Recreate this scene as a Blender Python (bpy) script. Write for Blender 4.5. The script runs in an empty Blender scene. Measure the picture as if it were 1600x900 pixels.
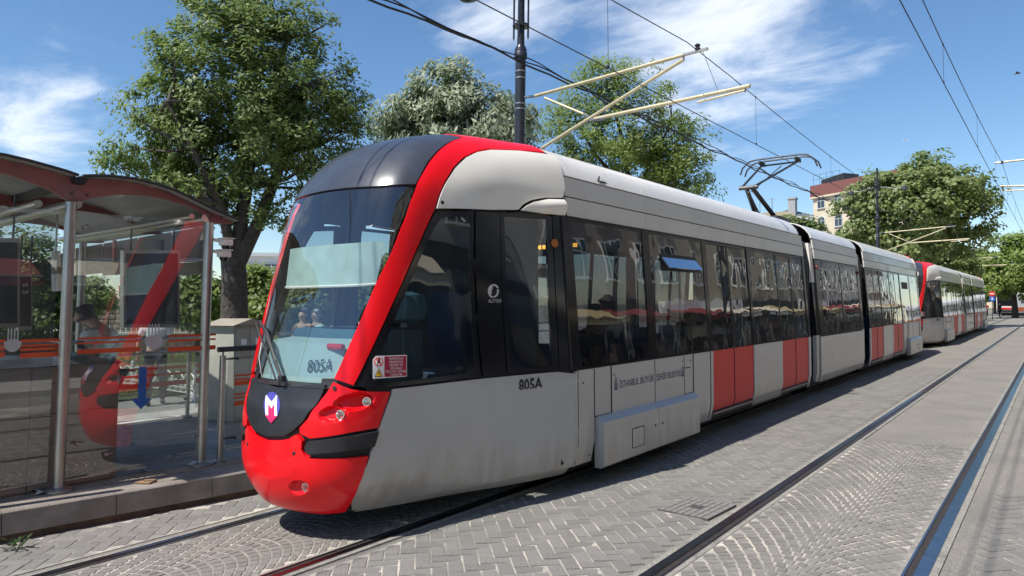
import bpy, bmesh, math, random
import numpy as np
from mathutils import Vector, Matrix
from mathutils.bvhtree import BVHTree
from mathutils.geometry import delaunay_2d_cdt
random.seed(7); rng = np.random.default_rng(11)
S = bpy.context.scene; C = S.collection
R = math.radians

# ---------------------------------------------------------------- camera
F, CH = 1110.0, 1.8796                      # focal length for a 1600 px wide frame, eye height
def cam_axes(yaw, pitch, roll):
    f = np.array([-math.sin(yaw), math.cos(yaw), 0]); r = np.array([math.cos(yaw), math.sin(yaw), 0]); u = np.array([0, 0, 1.])
    f2 = math.cos(pitch)*f + math.sin(pitch)*u; u2 = math.cos(pitch)*u - math.sin(pitch)*f
    return np.array([math.cos(roll)*r + math.sin(roll)*u2, math.cos(roll)*u2 - math.sin(roll)*r, f2])
CM = cam_axes(R(37.57), R(1.32), R(-.38)); CC = np.array([0, 0, CH])
cd = bpy.data.cameras.new('camera'); cam = bpy.data.objects.new('camera', cd); C.objects.link(cam)
cd.sensor_width = 36; cd.lens = F/1600*36; cd.clip_start = .05; cd.clip_end = 3000
m = Matrix.Identity(4)
for i in range(3):
    m[i][0], m[i][1], m[i][2], m[i][3] = CM[0][i], CM[1][i], -CM[2][i], CC[i]
cam.matrix_world = m; S.camera = cam
def ray(px, py): return CM.T @ np.array([(px-800)/F, (450-py)/F, 1.])
def PZ(px, py, Z): return CC + ray(px, py)*Z                  # a point seen at that pixel, Z metres deep
def on_z(px, py, z): d = ray(px, py); return CC + d*((z-CH)/d[2])
def on_x(px, py, x): d = ray(px, py); return CC + d*(x/d[0])
def on_y(px, py, y): d = ray(px, py); return CC + d*(y/d[1])
def on_plane(px, py, p, n): d = ray(px, py); return CC + d*(((p-CC)@n)/(d@n))
def proj(P):
    q = CM @ (np.asarray(P, float)-CC); return (800+F*q[0]/q[2], 450-F*q[1]/q[2])

# ---------------------------------------------------------------- light
SUN = Vector((-.17, -.60, 1.0)).normalized()                  # direction towards the sun
EL = math.asin(SUN.z); AZ = math.atan2(SUN.x, SUN.y)
sl = bpy.data.lights.new('sun', 'SUN'); sl.energy = 5.0; sl.angle = R(.53); sl.color = (1, .955, .89)
so = bpy.data.objects.new('sun', sl); C.objects.link(so); so.rotation_euler = SUN.to_track_quat('Z', 'Y').to_euler(); so.location = (0, 0, 60)
W = bpy.data.worlds.new('World'); S.world = W; W.use_nodes = True
nt = W.node_tree; nt.nodes.clear(); N = nt.nodes.new; L = nt.links.new
out = N('ShaderNodeOutputWorld'); bg = N('ShaderNodeBackground'); L(bg.outputs[0], out.inputs[0]); bg.inputs[1].default_value = .118
sky = N('ShaderNodeTexSky'); sky.sky_type = 'NISHITA'; sky.sun_disc = False; sky.sun_elevation = EL; sky.sun_rotation = AZ
sky.air_density = 1.0; sky.dust_density = .25; sky.ozone_density = 3.2; sky.altitude = 40
tc = N('ShaderNodeTexCoord'); sep = N('ShaderNodeSeparateXYZ'); L(tc.outputs['Generated'], sep.inputs[0])
def vm(op, a, b=None):
    n = N('ShaderNodeVectorMath'); n.operation = op
    for i, x in enumerate((a, b)):
        if x is None: continue
        if isinstance(x, (tuple, list)): n.inputs[i].default_value = x
        else: L(x, n.inputs[i])
    return n
def fm(op, a, b=None, clamp=False):
    n = N('ShaderNodeMath'); n.operation = op; n.use_clamp = clamp
    for i, x in enumerate((a, b)):
        if x is None: continue
        if isinstance(x, (int, float)): n.inputs[i].default_value = x
        else: L(x, n.inputs[i])
    return n.outputs[0]
den = fm('ADD', fm('MAXIMUM', sep.outputs[2], 0.0), .12)
comb = N('ShaderNodeCombineXYZ'); L(fm('DIVIDE', sep.outputs[0], den), comb.inputs[0]); L(fm('DIVIDE', sep.outputs[1], den), comb.inputs[1])
mp = N('ShaderNodeMapping'); L(comb.outputs[0], mp.inputs[0]); mp.inputs['Rotation'].default_value = (0, 0, R(25)); mp.inputs['Scale'].default_value = (1.0, 1.5, 1)
nz = N('ShaderNodeTexNoise'); L(mp.outputs[0], nz.inputs[0]); nz.inputs['Scale'].default_value = 2.2; nz.inputs['Detail'].default_value = 9; nz.inputs['Roughness'].default_value = .62; nz.inputs['Distortion'].default_value = .3
nz2 = N('ShaderNodeTexNoise'); L(mp.outputs[0], nz2.inputs[0]); nz2.inputs['Scale'].default_value = .75; nz2.inputs['Detail'].default_value = 3
def bank(px, py, rad, amt):                                    # a bank of thin cloud round one direction of the sky
    d = ray(px, py); d = d/np.linalg.norm(d)
    n = vm('DISTANCE', tc.outputs['Generated'], tuple(float(v) for v in d))
    return fm('MULTIPLY', fm('SUBTRACT', 1.0, fm('DIVIDE', n.outputs['Value'], rad), True), amt)
banks = fm('MAXIMUM', fm('MAXIMUM', bank(1130, 0, .30, 1.15), bank(800, 0, .22, .72)), fm('MAXIMUM', bank(50, 185, .15, .86), bank(-900, 150, .8, .75)))
cl = fm('ADD', fm('ADD', fm('MULTIPLY', nz.outputs['Fac'], 1.15), fm('MULTIPLY', nz2.outputs['Fac'], .35)), fm('SUBTRACT', fm('MULTIPLY', banks, .70), 1.12))
rmp = N('ShaderNodeMapRange'); L(cl, rmp.inputs[0]); rmp.inputs[1].default_value = -.12; rmp.inputs[2].default_value = .42; rmp.inputs[3].default_value = 0; rmp.inputs[4].default_value = .74; rmp.interpolation_type = 'SMOOTHSTEP'
mx = N('ShaderNodeMix'); mx.data_type = 'RGBA'; L(rmp.outputs[0], mx.inputs[0]); hsv = N('ShaderNodeHueSaturation'); hsv.inputs['Saturation'].default_value = 1.14; L(sky.outputs[0], hsv.inputs['Color']); L(hsv.outputs[0], mx.inputs[6]); mx.inputs[7].default_value = (8.2, 8.5, 8.9, 1)
L(mx.outputs[2], bg.inputs[0])
S.view_settings.view_transform = 'Standard'; S.view_settings.look = 'None'; S.view_settings.exposure = 0.38; S.view_settings.gamma = 1
S.cycles.transparent_max_bounces = 16; S.cycles.max_bounces = 8

# ---------------------------------------------------------------- materials
MATS = {}
def mat(name, col, rough=.5, metal=0, var=.12, scale=6, bump=0, bscale=40, coat=0, dirt=None, dscale=1.5, dmin=.5, dmax=.75, spec=.5, island=0, emit=None, grime=None):
    if name in MATS: return MATS[name]
    M = bpy.data.materials.new(name); M.use_nodes = True; t = M.node_tree; b = t.nodes['Principled BSDF']; n = t.nodes.new; l = t.links.new
    b.inputs['Roughness'].default_value = rough; b.inputs['Metallic'].default_value = metal; b.inputs['Coat Weight'].default_value = coat; b.inputs['Coat Roughness'].default_value = .04
    b.inputs['Specular IOR Level'].default_value = spec
    co = n('ShaderNodeTexCoord'); no = n('ShaderNodeTexNoise'); l(co.outputs['Object'], no.inputs[0]); no.inputs['Scale'].default_value = scale; no.inputs['Detail'].default_value = 6
    mr = n('ShaderNodeMapRange'); l(no.outputs['Fac'], mr.inputs[0]); mr.inputs[1].default_value = .3; mr.inputs[2].default_value = .7; mr.inputs[3].default_value = 1-var; mr.inputs[4].default_value = 1+var
    hv = n('ShaderNodeHueSaturation'); hv.inputs['Color'].default_value = (*col, 1); l(mr.outputs[0], hv.inputs['Value']); last = hv.outputs[0]
    if island:
        g = n('ShaderNodeNewGeometry'); oi = n('ShaderNodeObjectInfo'); ad = n('ShaderNodeMath'); ad.operation = 'ADD'; l(g.outputs['Random Per Island'], ad.inputs[0]); l(oi.outputs['Random'], ad.inputs[1])
        fr = n('ShaderNodeMath'); fr.operation = 'FRACT'; l(ad.outputs[0], fr.inputs[0])
        m2 = n('ShaderNodeMapRange'); l(fr.outputs[0], m2.inputs[0]); m2.inputs[3].default_value = 1-island; m2.inputs[4].default_value = 1+island
        h2 = n('ShaderNodeHueSaturation'); l(last, h2.inputs['Color']); l(m2.outputs[0], h2.inputs['Value']); last = h2.outputs[0]
    if dirt:
        d = n('ShaderNodeTexNoise'); l(co.outputs['Object'], d.inputs[0]); d.inputs['Scale'].default_value = dscale; d.inputs['Detail'].default_value = 9; d.inputs['Roughness'].default_value = .7
        r = n('ShaderNodeMapRange'); l(d.outputs['Fac'], r.inputs[0]); r.inputs[1].default_value = dmin; r.inputs[2].default_value = dmax
        x = n('ShaderNodeMix'); x.data_type = 'RGBA'; l(r.outputs[0], x.inputs[0]); l(last, x.inputs[6]); x.inputs[7].default_value = (*dirt, 1); last = x.outputs[2]
    if grime:
        gs = n('ShaderNodeSeparateXYZ'); l(co.outputs['Object'], gs.inputs[0]); gn = n('ShaderNodeTexNoise'); gm = n('ShaderNodeMapping'); gm.inputs['Scale'].default_value = (5, 5, .7); l(co.outputs['Object'], gm.inputs[0]); l(gm.outputs[0], gn.inputs[0]); gn.inputs['Scale'].default_value = 2; gn.inputs['Detail'].default_value = 8
        ga = n('ShaderNodeMath'); ga.operation = 'MULTIPLY_ADD'; l(gn.outputs['Fac'], ga.inputs[0]); ga.inputs[1].default_value = -.9; l(gs.outputs[2], ga.inputs[2])
        gr = n('ShaderNodeMapRange'); l(ga.outputs[0], gr.inputs[0]); gr.inputs[1].default_value = .22; gr.inputs[2].default_value = -.28; gr.inputs[3].default_value = 0; gr.inputs[4].default_value = .42; gr.interpolation_type = 'SMOOTHSTEP'
        gx = n('ShaderNodeMix'); gx.data_type = 'RGBA'; l(gr.outputs[0], gx.inputs[0]); l(last, gx.inputs[6]); gx.inputs[7].default_value = (*grime, 1); last = gx.outputs[2]
    l(last, b.inputs['Base Color'])
    if bump:
        bn = n('ShaderNodeTexNoise'); l(co.outputs['Object'], bn.inputs[0]); bn.inputs['Scale'].default_value = bscale; bn.inputs['Detail'].default_value = 5
        bp = n('ShaderNodeBump'); bp.inputs['Strength'].default_value = bump; bp.inputs['Distance'].default_value = .02; l(bn.outputs['Fac'], bp.inputs['Height']); l(bp.outputs[0], b.inputs['Normal'])
    if emit:
        b.inputs['Emission Color'].default_value = (*col, 1); b.inputs['Emission Strength'].default_value = emit
    MATS[name] = M; return M
def glass(name, tint, refl=1.0, base=.04, dust=0.0, wave=0.0):
    if name in MATS: return MATS[name]
    M = bpy.data.materials.new(name); M.use_nodes = True; t = M.node_tree; t.nodes.clear(); n = t.nodes.new; l = t.links.new
    o = n('ShaderNodeOutputMaterial'); tr = n('ShaderNodeBsdfTransparent'); tr.inputs[0].default_value = (*tint, 1); gl = n('ShaderNodeBsdfGlossy'); gl.inputs['Roughness'].default_value = .0
    gl.inputs[0].default_value = (refl, refl, refl, 1); lw = n('ShaderNodeLayerWeight'); lw.inputs[0].default_value = .5; p5 = n('ShaderNodeMath'); p5.operation = 'POWER'; p5.inputs[1].default_value = 4.6; l(lw.outputs['Facing'], p5.inputs[0])
    a = n('ShaderNodeMath'); a.operation = 'MULTIPLY_ADD'; a.use_clamp = True; a.inputs[1].default_value = .94; a.inputs[2].default_value = base+.045; l(p5.outputs[0], a.inputs[0])
    mxs = n('ShaderNodeMixShader'); l(a.outputs[0], mxs.inputs[0]); l(tr.outputs[0], mxs.inputs[1]); l(gl.outputs[0], mxs.inputs[2]); last = mxs.outputs[0]
    if wave:
        co = n('ShaderNodeTexCoord'); no = n('ShaderNodeTexNoise'); l(co.outputs['Object'], no.inputs[0]); no.inputs['Scale'].default_value = 1.3
        bp = n('ShaderNodeBump'); bp.inputs['Strength'].default_value = wave; bp.inputs['Distance'].default_value = .05; l(no.outputs['Fac'], bp.inputs['Height']); l(bp.outputs[0], gl.inputs['Normal'])
    if dust:
        df = n('ShaderNodeBsdfDiffuse'); df.inputs[0].default_value = (.45, .45, .43, 1); co = n('ShaderNodeTexCoord'); mpg = n('ShaderNodeMapping'); mpg.inputs['Scale'].default_value = (6, 6, .8); l(co.outputs['Object'], mpg.inputs[0])
        no = n('ShaderNodeTexNoise'); no.inputs['Scale'].default_value = 1.7; no.inputs['Detail'].default_value = 8; l(mpg.outputs[0], no.inputs[0])
        mr = n('ShaderNodeMapRange'); l(no.outputs['Fac'], mr.inputs[0]); mr.inputs[1].default_value = .35; mr.inputs[2].default_value = .8; mr.inputs[3].default_value = dust*(.85 if dust > .3 else .3); mr.inputs[4].default_value = dust
        m3 = n('ShaderNodeMixShader'); l(mr.outputs[0], m3.inputs[0]); l(last, m3.inputs[1]); l(df.outputs[0], m3.inputs[2]); last = m3.outputs[0]
    l(last, o.inputs[0]); MATS[name] = M; return M
def leafmat(name, col, col2, trans=.35, rough=.5, back=None):
    M = bpy.data.materials.new(name); M.use_nodes = True; t = M.node_tree; t.nodes.clear(); n = t.nodes.new; l = t.links.new
    o = n('ShaderNodeOutputMaterial'); g = n('ShaderNodeNewGeometry'); x = n('ShaderNodeMix'); x.data_type = 'RGBA'
    x.inputs[6].default_value = (*col, 1); x.inputs[7].default_value = (*col2, 1); l(g.outputs['Random Per Island'], x.inputs[0]); c = x.outputs[2]
    if back:
        y = n('ShaderNodeMix'); y.data_type = 'RGBA'; l(g.outputs['Backfacing'], y.inputs[0]); l(c, y.inputs[6]); y.inputs[7].default_value = (*back, 1); c = y.outputs[2]
    b = n('ShaderNodeBsdfPrincipled'); b.inputs['Roughness'].default_value = rough; l(c, b.inputs['Base Color']); tl = n('ShaderNodeBsdfTranslucent')
    hs = n('ShaderNodeHueSaturation'); hs.inputs['Hue'].default_value = .50; hs.inputs['Saturation'].default_value = 1.05; hs.inputs['Value'].default_value = 1.3; l(c, hs.inputs['Color']); l(hs.outputs[0], tl.inputs[0])
    ms = n('ShaderNodeMixShader'); ms.inputs[0].default_value = trans; l(b.outputs[0], ms.inputs[1]); l(tl.outputs[0], ms.inputs[2]); l(ms.outputs[0], o.inputs[0]); MATS[name] = M; return M

white = mat('white_paint', (.46, .45, .435), .3, var=.04, scale=2, coat=.35, grime=(.2, .17, .13), dirt=(.42, .4, .37), dscale=1.2, dmin=.56, dmax=.9)
cream = mat('cream_paint', (.80, .76, .68), .35, var=.03, scale=2, coat=.25, dirt=(.5, .47, .42), dscale=1.5, dmin=.6, dmax=.95)
fasc = mat('fascia_paint', (.68, .645, .575), .3, var=.04, scale=2, coat=.35, dirt=(.5, .47, .42), dscale=1.2, dmin=.56, dmax=.9)
roofm = mat('roof_paint', (.82, .78, .71), .3, var=.04, scale=2, coat=.3, dirt=(.45, .43, .4), dscale=1.4, dmin=.55, dmax=.85)
redm = mat('red_paint', (.80, .004, .010), .3, var=.05, scale=3, coat=.22, spec=.3, dirt=(.6, .012, .015), dscale=3, dmin=.6, dmax=.95)
doorred = mat('door_red', (.64, .022, .018), .38, var=.05, scale=2, coat=.06, spec=.2, dirt=(.4, .08, .07), dscale=2, dmin=.6, dmax=.9)
roofblk = mat('cab_roof_grey', (.045, .05, .062), .3, var=.15, scale=5, coat=.25, dirt=(.09, .09, .1), dscale=4, dmin=.55, dmax=.9)
blk = mat('black_gloss', (.012, .012, .014), .12, var=.2, spec=.6)
rub = mat('black_rubber', (.018, .018, .02), .55, var=.25, scale=9, dirt=(.06, .055, .05), dscale=5, dmin=.6, dmax=.9)
blkp = mat('black_plastic', (.02, .021, .024), .4, var=.2, dirt=(.07, .07, .07), dscale=6, dmin=.62, dmax=.9)
steel = mat('brushed_steel', (.42, .40, .37), .33, .9, var=.12, scale=10, dirt=(.25, .22, .19), dscale=5, dmin=.55, dmax=.9)
chrome = mat('lamp_chrome', (.8, .8, .8), .12, 1, var=.1, scale=60)
darkst = mat('dark_steel', (.06, .06, .065), .4, .6, var=.2, dirt=(.12, .09, .07), dscale=6, dmin=.55, dmax=.8)
railm = mat('rail_steel', (.30, .31, .34), .24, 1, var=.15, scale=12, dirt=(.14, .11, .09), dscale=7, dmin=.58, dmax=.85)
grv = mat('rail_groove', (.03, .024, .022), .7, var=.4, scale=14)
teal = mat('cab_teal', (.27, .37, .365), .5, var=.05)
tealb = mat('cab_blue', (.05, .115, .16), .45, var=.08)
dkint = mat('interior_dark', (.03, .034, .04), .7, var=.2)
seatm = mat('seat_blue', (.03, .06, .12), .7, var=.15)
glw = glass('windscreen', (.82, .90, .89), .95, .10, .03, .02)
gls = glass('tram_window', (.34, .36, .37), 1.0, .10, .012, .11)
glc = glass('cab_side_glass', (.62, .68, .68), 1.0, .07, .015, .06)
glsh = glass('shelter_glass', (.84, .86, .85), 1.0, .05, .07, .01)
roofg = glass('shelter_roof_sheet', (.25, .235, .21), .4, .01, .62)
pinkred = mat('faded_red_steel', (.24, .085, .08), .5, var=.15, scale=4, dirt=(.18, .13, .11), dscale=3, dmin=.5, dmax=.8)
concrete = mat('kerb_concrete', (.235, .21, .185), .85, var=.2, scale=5, bump=.5, bscale=60, dirt=(.16, .13, .11), dscale=2.2, dmin=.45, dmax=.75)
blockm = mat('paving_block', (.20, .19, .174), .85, var=.42, scale=170, bump=.5, bscale=220, island=.12, dirt=(.15, .145, .135), dscale=1.1, dmin=.5, dmax=.85)
settm = mat('granite_sett', (.205, .192, .172), .85, var=.4, scale=170, bump=.5, bscale=220, island=.12, dirt=(.17, .16, .15), dscale=1.1, dmin=.5, dmax=.85)
bark = mat('bark', (.06, .05, .042), .9, var=.4, scale=12, bump=1, bscale=18)
barkp = mat('plane_bark', (.16, .14, .11), .9, var=.4, scale=5, bump=.6, bscale=12)

# ---------------------------------------------------------------- mesh helpers
class MB:
    def __init__(s): s.v = []; s.f = []
    def add(s, v, f):
        o = len(s.v); s.v += [tuple(float(c) for c in p) for p in v]; s.f += [tuple(i+o for i in q) for q in f]; return s
    def quad(s, a, b, c, d): return s.add([a, b, c, d], [(0, 1, 2, 3)])
    def box(s, c, size, rz=0, bev=0, M=None):
        x, y, z = [q/2 for q in size]
        if bev:
            bm = bmesh.new(); bmesh.ops.create_cube(bm, size=1)
            for p in bm.verts: p.co = Vector((p.co.x*2*x, p.co.y*2*y, p.co.z*2*z))
            bmesh.ops.bevel(bm, geom=bm.edges[:], offset=min(bev, .45*min(size)), segments=2, affect='EDGES', profile=.6)
            bm.verts.index_update(); V = [p.co.copy() for p in bm.verts]; Fs = [tuple(q.index for q in f.verts) for f in bm.faces]; bm.free()
        else:
            V = [Vector((a*x, b*y, d*z)) for a in (-1, 1) for b in (-1, 1) for d in (-1, 1)]
            Fs = [(0, 1, 3, 2), (4, 6, 7, 5), (0, 4, 5, 1), (2, 3, 7, 6), (0, 2, 6, 4), (1, 5, 7, 3)]
        rot = M if M is not None else Matrix.Rotation(rz, 3, 'Z')
        return s.add([rot @ p + Vector(c) for p in V], Fs)
    def tube(s, pts, rad, n=8, cap=True):
        pts = [Vector(p) for p in pts]; rad = rad if isinstance(rad, (list, tuple)) else [rad]*len(pts)
        V = []; prev = None
        for i, p in enumerate(pts):
            t = (pts[min(i+1, len(pts)-1)]-pts[max(i-1, 0)])
            t = t.normalized() if t.length > 1e-9 else Vector((0, 0, 1))
            if prev is None:
                a = t.orthogonal().normalized()
            else:
                a = (prev - t*prev.dot(t)); a = a.normalized() if a.length > 1e-6 else t.orthogonal().normalized()
            prev = a; b = t.cross(a)
            V += [p + (a*math.cos(2*math.pi*k/n)+b*math.sin(2*math.pi*k/n))*rad[i] for k in range(n)]
        Fs = [(i*n+k, i*n+(k+1) % n, (i+1)*n+(k+1) % n, (i+1)*n+k) for i in range(len(pts)-1) for k in range(n)]
        if cap: Fs += [tuple(range(n-1, -1, -1)), tuple(range((len(pts)-1)*n, len(pts)*n))]
        return s.add(V, Fs)
    def bar(s, a, b, r, n=8): return s.tube([a, b], r, n)
    def lathe(s, base, prof, n=16, axis=None):
        ax = Vector(axis).normalized() if axis is not None else Vector((0, 0, 1)); u = ax.orthogonal().normalized(); w = ax.cross(u); V = []
        for r, h in prof: V += [Vector(base)+ax*h+(u*math.cos(2*math.pi*k/n)+w*math.sin(2*math.pi*k/n))*r for k in range(n)]
        Fs = [(i*n+k, i*n+(k+1) % n, (i+1)*n+(k+1) % n, (i+1)*n+k) for i in range(len(prof)-1) for k in range(n)]
        Fs += [tuple(range(n-1, -1, -1)), tuple(range((len(prof)-1)*n, len(prof)*n))]
        return s.add(V, Fs)
    def prism(s, poly, d):                                      # polygon of 3D points pushed along vector d
        n = len(poly); d = Vector(d); V = [Vector(p) for p in poly]; V += [p+d for p in V]
        return s.add(V, [tuple(range(n-1, -1, -1)), tuple(range(n, 2*n))]+[(i, (i+1) % n, n+(i+1) % n, n+i) for i in range(n)])
def mesh_of(name, mb, M, loc=(0, 0, 0), smooth=40):
    me = bpy.data.meshes.new(name); lx, ly, lz = loc
    me.from_pydata([(x-lx, y-ly, z-lz) for x, y, z in mb.v], [], mb.f); me.materials.append(M); finish(me, smooth); return me
def finish(me, smooth=40, recalc=True):
    if recalc:
        bm = bmesh.new(); bm.from_mesh(me); bmesh.ops.recalc_face_normals(bm, faces=bm.faces[:]); bm.to_mesh(me); bm.free()
    if smooth:
        me.polygons.foreach_set('use_smooth', [True]*len(me.polygons)); me.set_sharp_from_angle(angle=R(smooth))
def link(o, parent=None):
    C.objects.link(o)
    if parent is not None: o.parent = parent
    return o
def tag(o, label, cat, group=None):
    o['label'] = label; o['category'] = cat
    if group: o['group'] = group
    return o
class Thing:
    def __init__(s, name, label, cat, loc=(0, 0, 0), group=None):
        s.loc = tuple(float(q) for q in loc); s.o = tag(link(bpy.data.objects.new(name, None)), label, cat, group); s.o.location = s.loc; s.o.empty_display_size = .2
    def part(s, name, mb, M, parent=None, smooth=40, label=None):
        me = mesh_of(name, mb, M, s.loc, smooth); o = link(bpy.data.objects.new(name, me), parent or s.o)
        if label: o['label'] = label
        return o
    def partm(s, name, me, parent=None): return link(bpy.data.objects.new(name, me), parent or s.o)
def single(name, mb, M, label, cat, group=None, smooth=40, loc=None):
    loc = loc if loc is not None else tuple(np.mean(np.array(mb.v), 0)*np.array([1, 1, 0])+np.array([0, 0, min(p[2] for p in mb.v)]))
    o = link(bpy.data.objects.new(name, mesh_of(name, mb, M, loc, smooth))); o.location = loc; return tag(o, label, cat, group)
def structure(name, mb, M, smooth=0, kind='structure', parent=None):
    o = link(bpy.data.objects.new(name, mesh_of(name, mb, M, (0, 0, 0), smooth)), parent)
    if parent is None or kind == 'stuff': o['kind'] = kind
    return o
def copy_tree(o, parent=None):
    c = o.copy(); C.objects.link(c); c.parent = parent
    for ch in list(o.children): copy_tree(ch, c)
    return c
def text_mesh(txt, size, extrude=.001, align='LEFT', bold=0, shear=0, space=1.0):
    cu = bpy.data.curves.new('lettering', 'FONT'); cu.body = txt; cu.size = size; cu.extrude = extrude; cu.align_x = align; cu.offset = bold; cu.shear = shear; cu.space_character = space; cu.resolution_u = 3
    o = bpy.data.objects.new('lettering', cu); C.objects.link(o); bpy.context.view_layer.update()
    me = bpy.data.meshes.new_from_object(o.evaluated_get(bpy.context.evaluated_depsgraph_get())); bpy.data.objects.remove(o); bpy.data.curves.remove(cu)
    mb = MB(); mb.add([tuple(p.co) for p in me.vertices], [tuple(q.vertices) for q in me.polygons]); bpy.data.meshes.remove(me); return mb
def place_text(mb, org, ux, uy, un):                            # flat lettering laid on a plane with right, up and outward vectors
    org, ux, uy, un = [Vector(q) for q in (org, ux, uy, un)]; mb.v = [tuple(org+ux*p[0]+uy*p[1]+un*(p[2]+.002)) for p in mb.v]; return mb

# ================================================================ THE SETTING
XR = [-2.287, -.782, -4.463, -5.968]                           # rail centre lines, right track then left track
def gz(x): return .0257*min(0, max(x, -9)+2.287)
mb = MB(); mb.quad((-900, -300, -.32), (900, -300, -.32), (900, 1500, -.32), (-900, 1500, -.32)); structure('ground', mb, mat('earth', (.2, .18, .14), .95, var=.3, scale=.4))
asph = mat('asphalt', (.225, .208, .182), .9, var=.38, scale=75, bump=.6, bscale=110, dirt=(.155, .147, .135), dscale=.9, dmin=.42, dmax=.78)
sandm = mat('joint_sand', (.47, .43, .365), .95, var=.25, scale=60, dirt=(.22, .21, .185), dscale=1.7, dmin=.40, dmax=.56)
road = None
mb = MB(); xs = [-9.5, -7, -2.287, 0, 9]; ys = list(range(-14, 60, 6))+[70, 90, 120, 160, 220, 300, 420]
for a, b in zip(xs, xs[1:]):
    for c, d in zip(ys, ys[1:]): mb.quad((a, c, gz(a)-.005), (b, c, gz(b)-.005), (b, d, gz(b)-.005), (a, d, gz(a)-.005))
road = structure('road', mb, asph)
# paved fields: a joint bed slightly above the asphalt, blocks slightly above the bed
def bed(x0, x1, y0, y1):
    mb = MB(); mb.quad((x0, y0, gz(x0)+.001), (x1, y0, gz(x1)+.001), (x1, y1, gz(x1)+.001), (x0, y1, gz(x0)+.001)); structure('joint_bed', mb, sandm, parent=road)
KA, KB = np.array([-7.121, 2.146]), np.array([-6.776, 4.175]); KD = (KB-KA)/np.linalg.norm(KB-KA); KN = np.array([-KD[1], KD[0]])
def kerb_x(y): return min(KA[0]+(y-KA[1])*KD[0]/KD[1], -6.70)
bed(-7.6, -6.15, -3, 8.0); bed(-5.87, -4.56, -1.0, 7.5); bed(-4.29, -2.49, 1.0, 23.3); bed(-2.19, -.88, 1.5, 10.62); bed(-.40, 1.0, 2.0, 8.2)
blocks = []                                                    # (x, y, rot, lx, ly, kind, zone)
W0 = .118
def herring(x0, x1, y0, y1, ex=None):
    cs, sn = math.cos(R(45)), math.sin(R(45)); n = int((abs(y1-y0)+abs(x1-x0))/W0)+12; cx, cy = (x0+x1)/2, (y0+y1)/2
    for i in range(-n, n):
        for j in range(-n, n):
            k = (i-j) % 4
            if k == 0: u, v, r = i+1, j+.5, 0
            elif k == 3: u, v, r = i+.5, j+1, 90
            else: continue
            x = cx+(u*cs-v*sn)*W0; y = cy+(u*sn+v*cs)*W0
            if x0+.055 < x < x1-.055 and y0 < y < y1 and not (ex and ex(x, y)): blocks.append((x, y, R(45+r), 2*W0-.006, W0-.006, 'h'))
inv_cover = lambda x, y: -2.88 < x < -2.47 and 6.02 < y < 6.46
herring(-4.37, -2.42, 1.2, 23.5, inv_cover)
herring(-7.6, -6.08, 1.0, 7.5, lambda x, y: x < kerb_x(y)+.06)
herring(-.55, 1.0, 2.0, 8.5)
def fans(x0, x1, y0, y1, bow, flip=1):
    w = x1-x0; step = .098; ny = int((y1-y0+bow)/step)+2
    for k in range(ny):
        yb = y0-bow+k*step; na = 15
        for i in range(na):
            t = (i+.5+(.5 if k % 2 else 0)*.9)/na-.5
            if t > .5-.3/na: continue
            x = x0+w*(t+.5); y = yb+flip*bow*(1-(2*t)**2); sl_ = math.atan2(-flip*bow*8*t, w)
            if y0 < y < y1 and x0+.03 < x < x1-.04: blocks.append((x, y, sl_+random.uniform(-.04, .04), w/na/math.cos(sl_)*.92-.004, .088*max(.62, math.cos(sl_)), 'f'))
fans(-5.86, -4.60, .4, 7.2, .42); fans(-2.14, -.92, 1.7, 10.75, .36)
def blockshape(lx, ly, h=.011, bev=.006):
    x, y = lx/2, ly/2; j = lambda a: a+random.uniform(-.003, .003)
    V = [(-x, -y, -.012), (x, -y, -.012), (x, y, -.012), (-x, y, -.012), (j(-x+bev), j(-y+bev), h), (j(x-bev), j(-y+bev), h), (j(x-bev), j(y-bev), h), (j(-x+bev), j(y-bev), h)]
    return V, [(4, 5, 6, 7), (0, 1, 5, 4), (1, 2, 6, 5), (2, 3, 7, 6), (3, 0, 4, 7)]
def inview(x, y): p = proj((x, y, gz(x))); return -150 < p[0] < 2100 and p[1] < 1150 and (y*math.cos(R(37.57))-x*math.sin(R(37.57))) > .5
for kind, name, M in (('h', 'paving_block', blockm), ('f', 'granite_sett', settm)):
    B = [b for b in blocks if b[5] == kind and inview(b[0], b[1])]; B.sort(key=lambda b: b[0]**2+b[1]**2+(0 if b[1] > 3.2 or b[0] > -6 else 9))
    shared = []
    for b in B[:300]:
        V, Fc = blockshape(b[3], b[4], h=random.uniform(.005, .010))
        me = bpy.data.meshes.new(name); me.from_pydata(V, [], Fc); me.materials.append(M)
        if len(shared) < 40: shared.append((b[3], me))
        else:
            bpy.data.meshes.remove(me); me = min(random.sample(shared, 12), key=lambda q: abs(q[0]-b[3]))[1]
        o = link(bpy.data.objects.new(name, me), road); o.location = (b[0], b[1], gz(b[0])); o.rotation_euler = (random.uniform(-.012, .012), random.uniform(-.012, .012)+.0257*(b[0] < -2.287), b[2])
    mb = MB()
    for b in B[300:]:
        V, Fc = blockshape(b[3], b[4], h=random.uniform(.005, .009)); c, s_ = math.cos(b[2]), math.sin(b[2])
        mb.add([(b[0]+p[0]*c-p[1]*s_, b[1]+p[0]*s_+p[1]*c, gz(b[0])+p[2]) for p in V], Fc)
    structure(name+'s', mb, M, 0, 'stuff', road)
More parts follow.
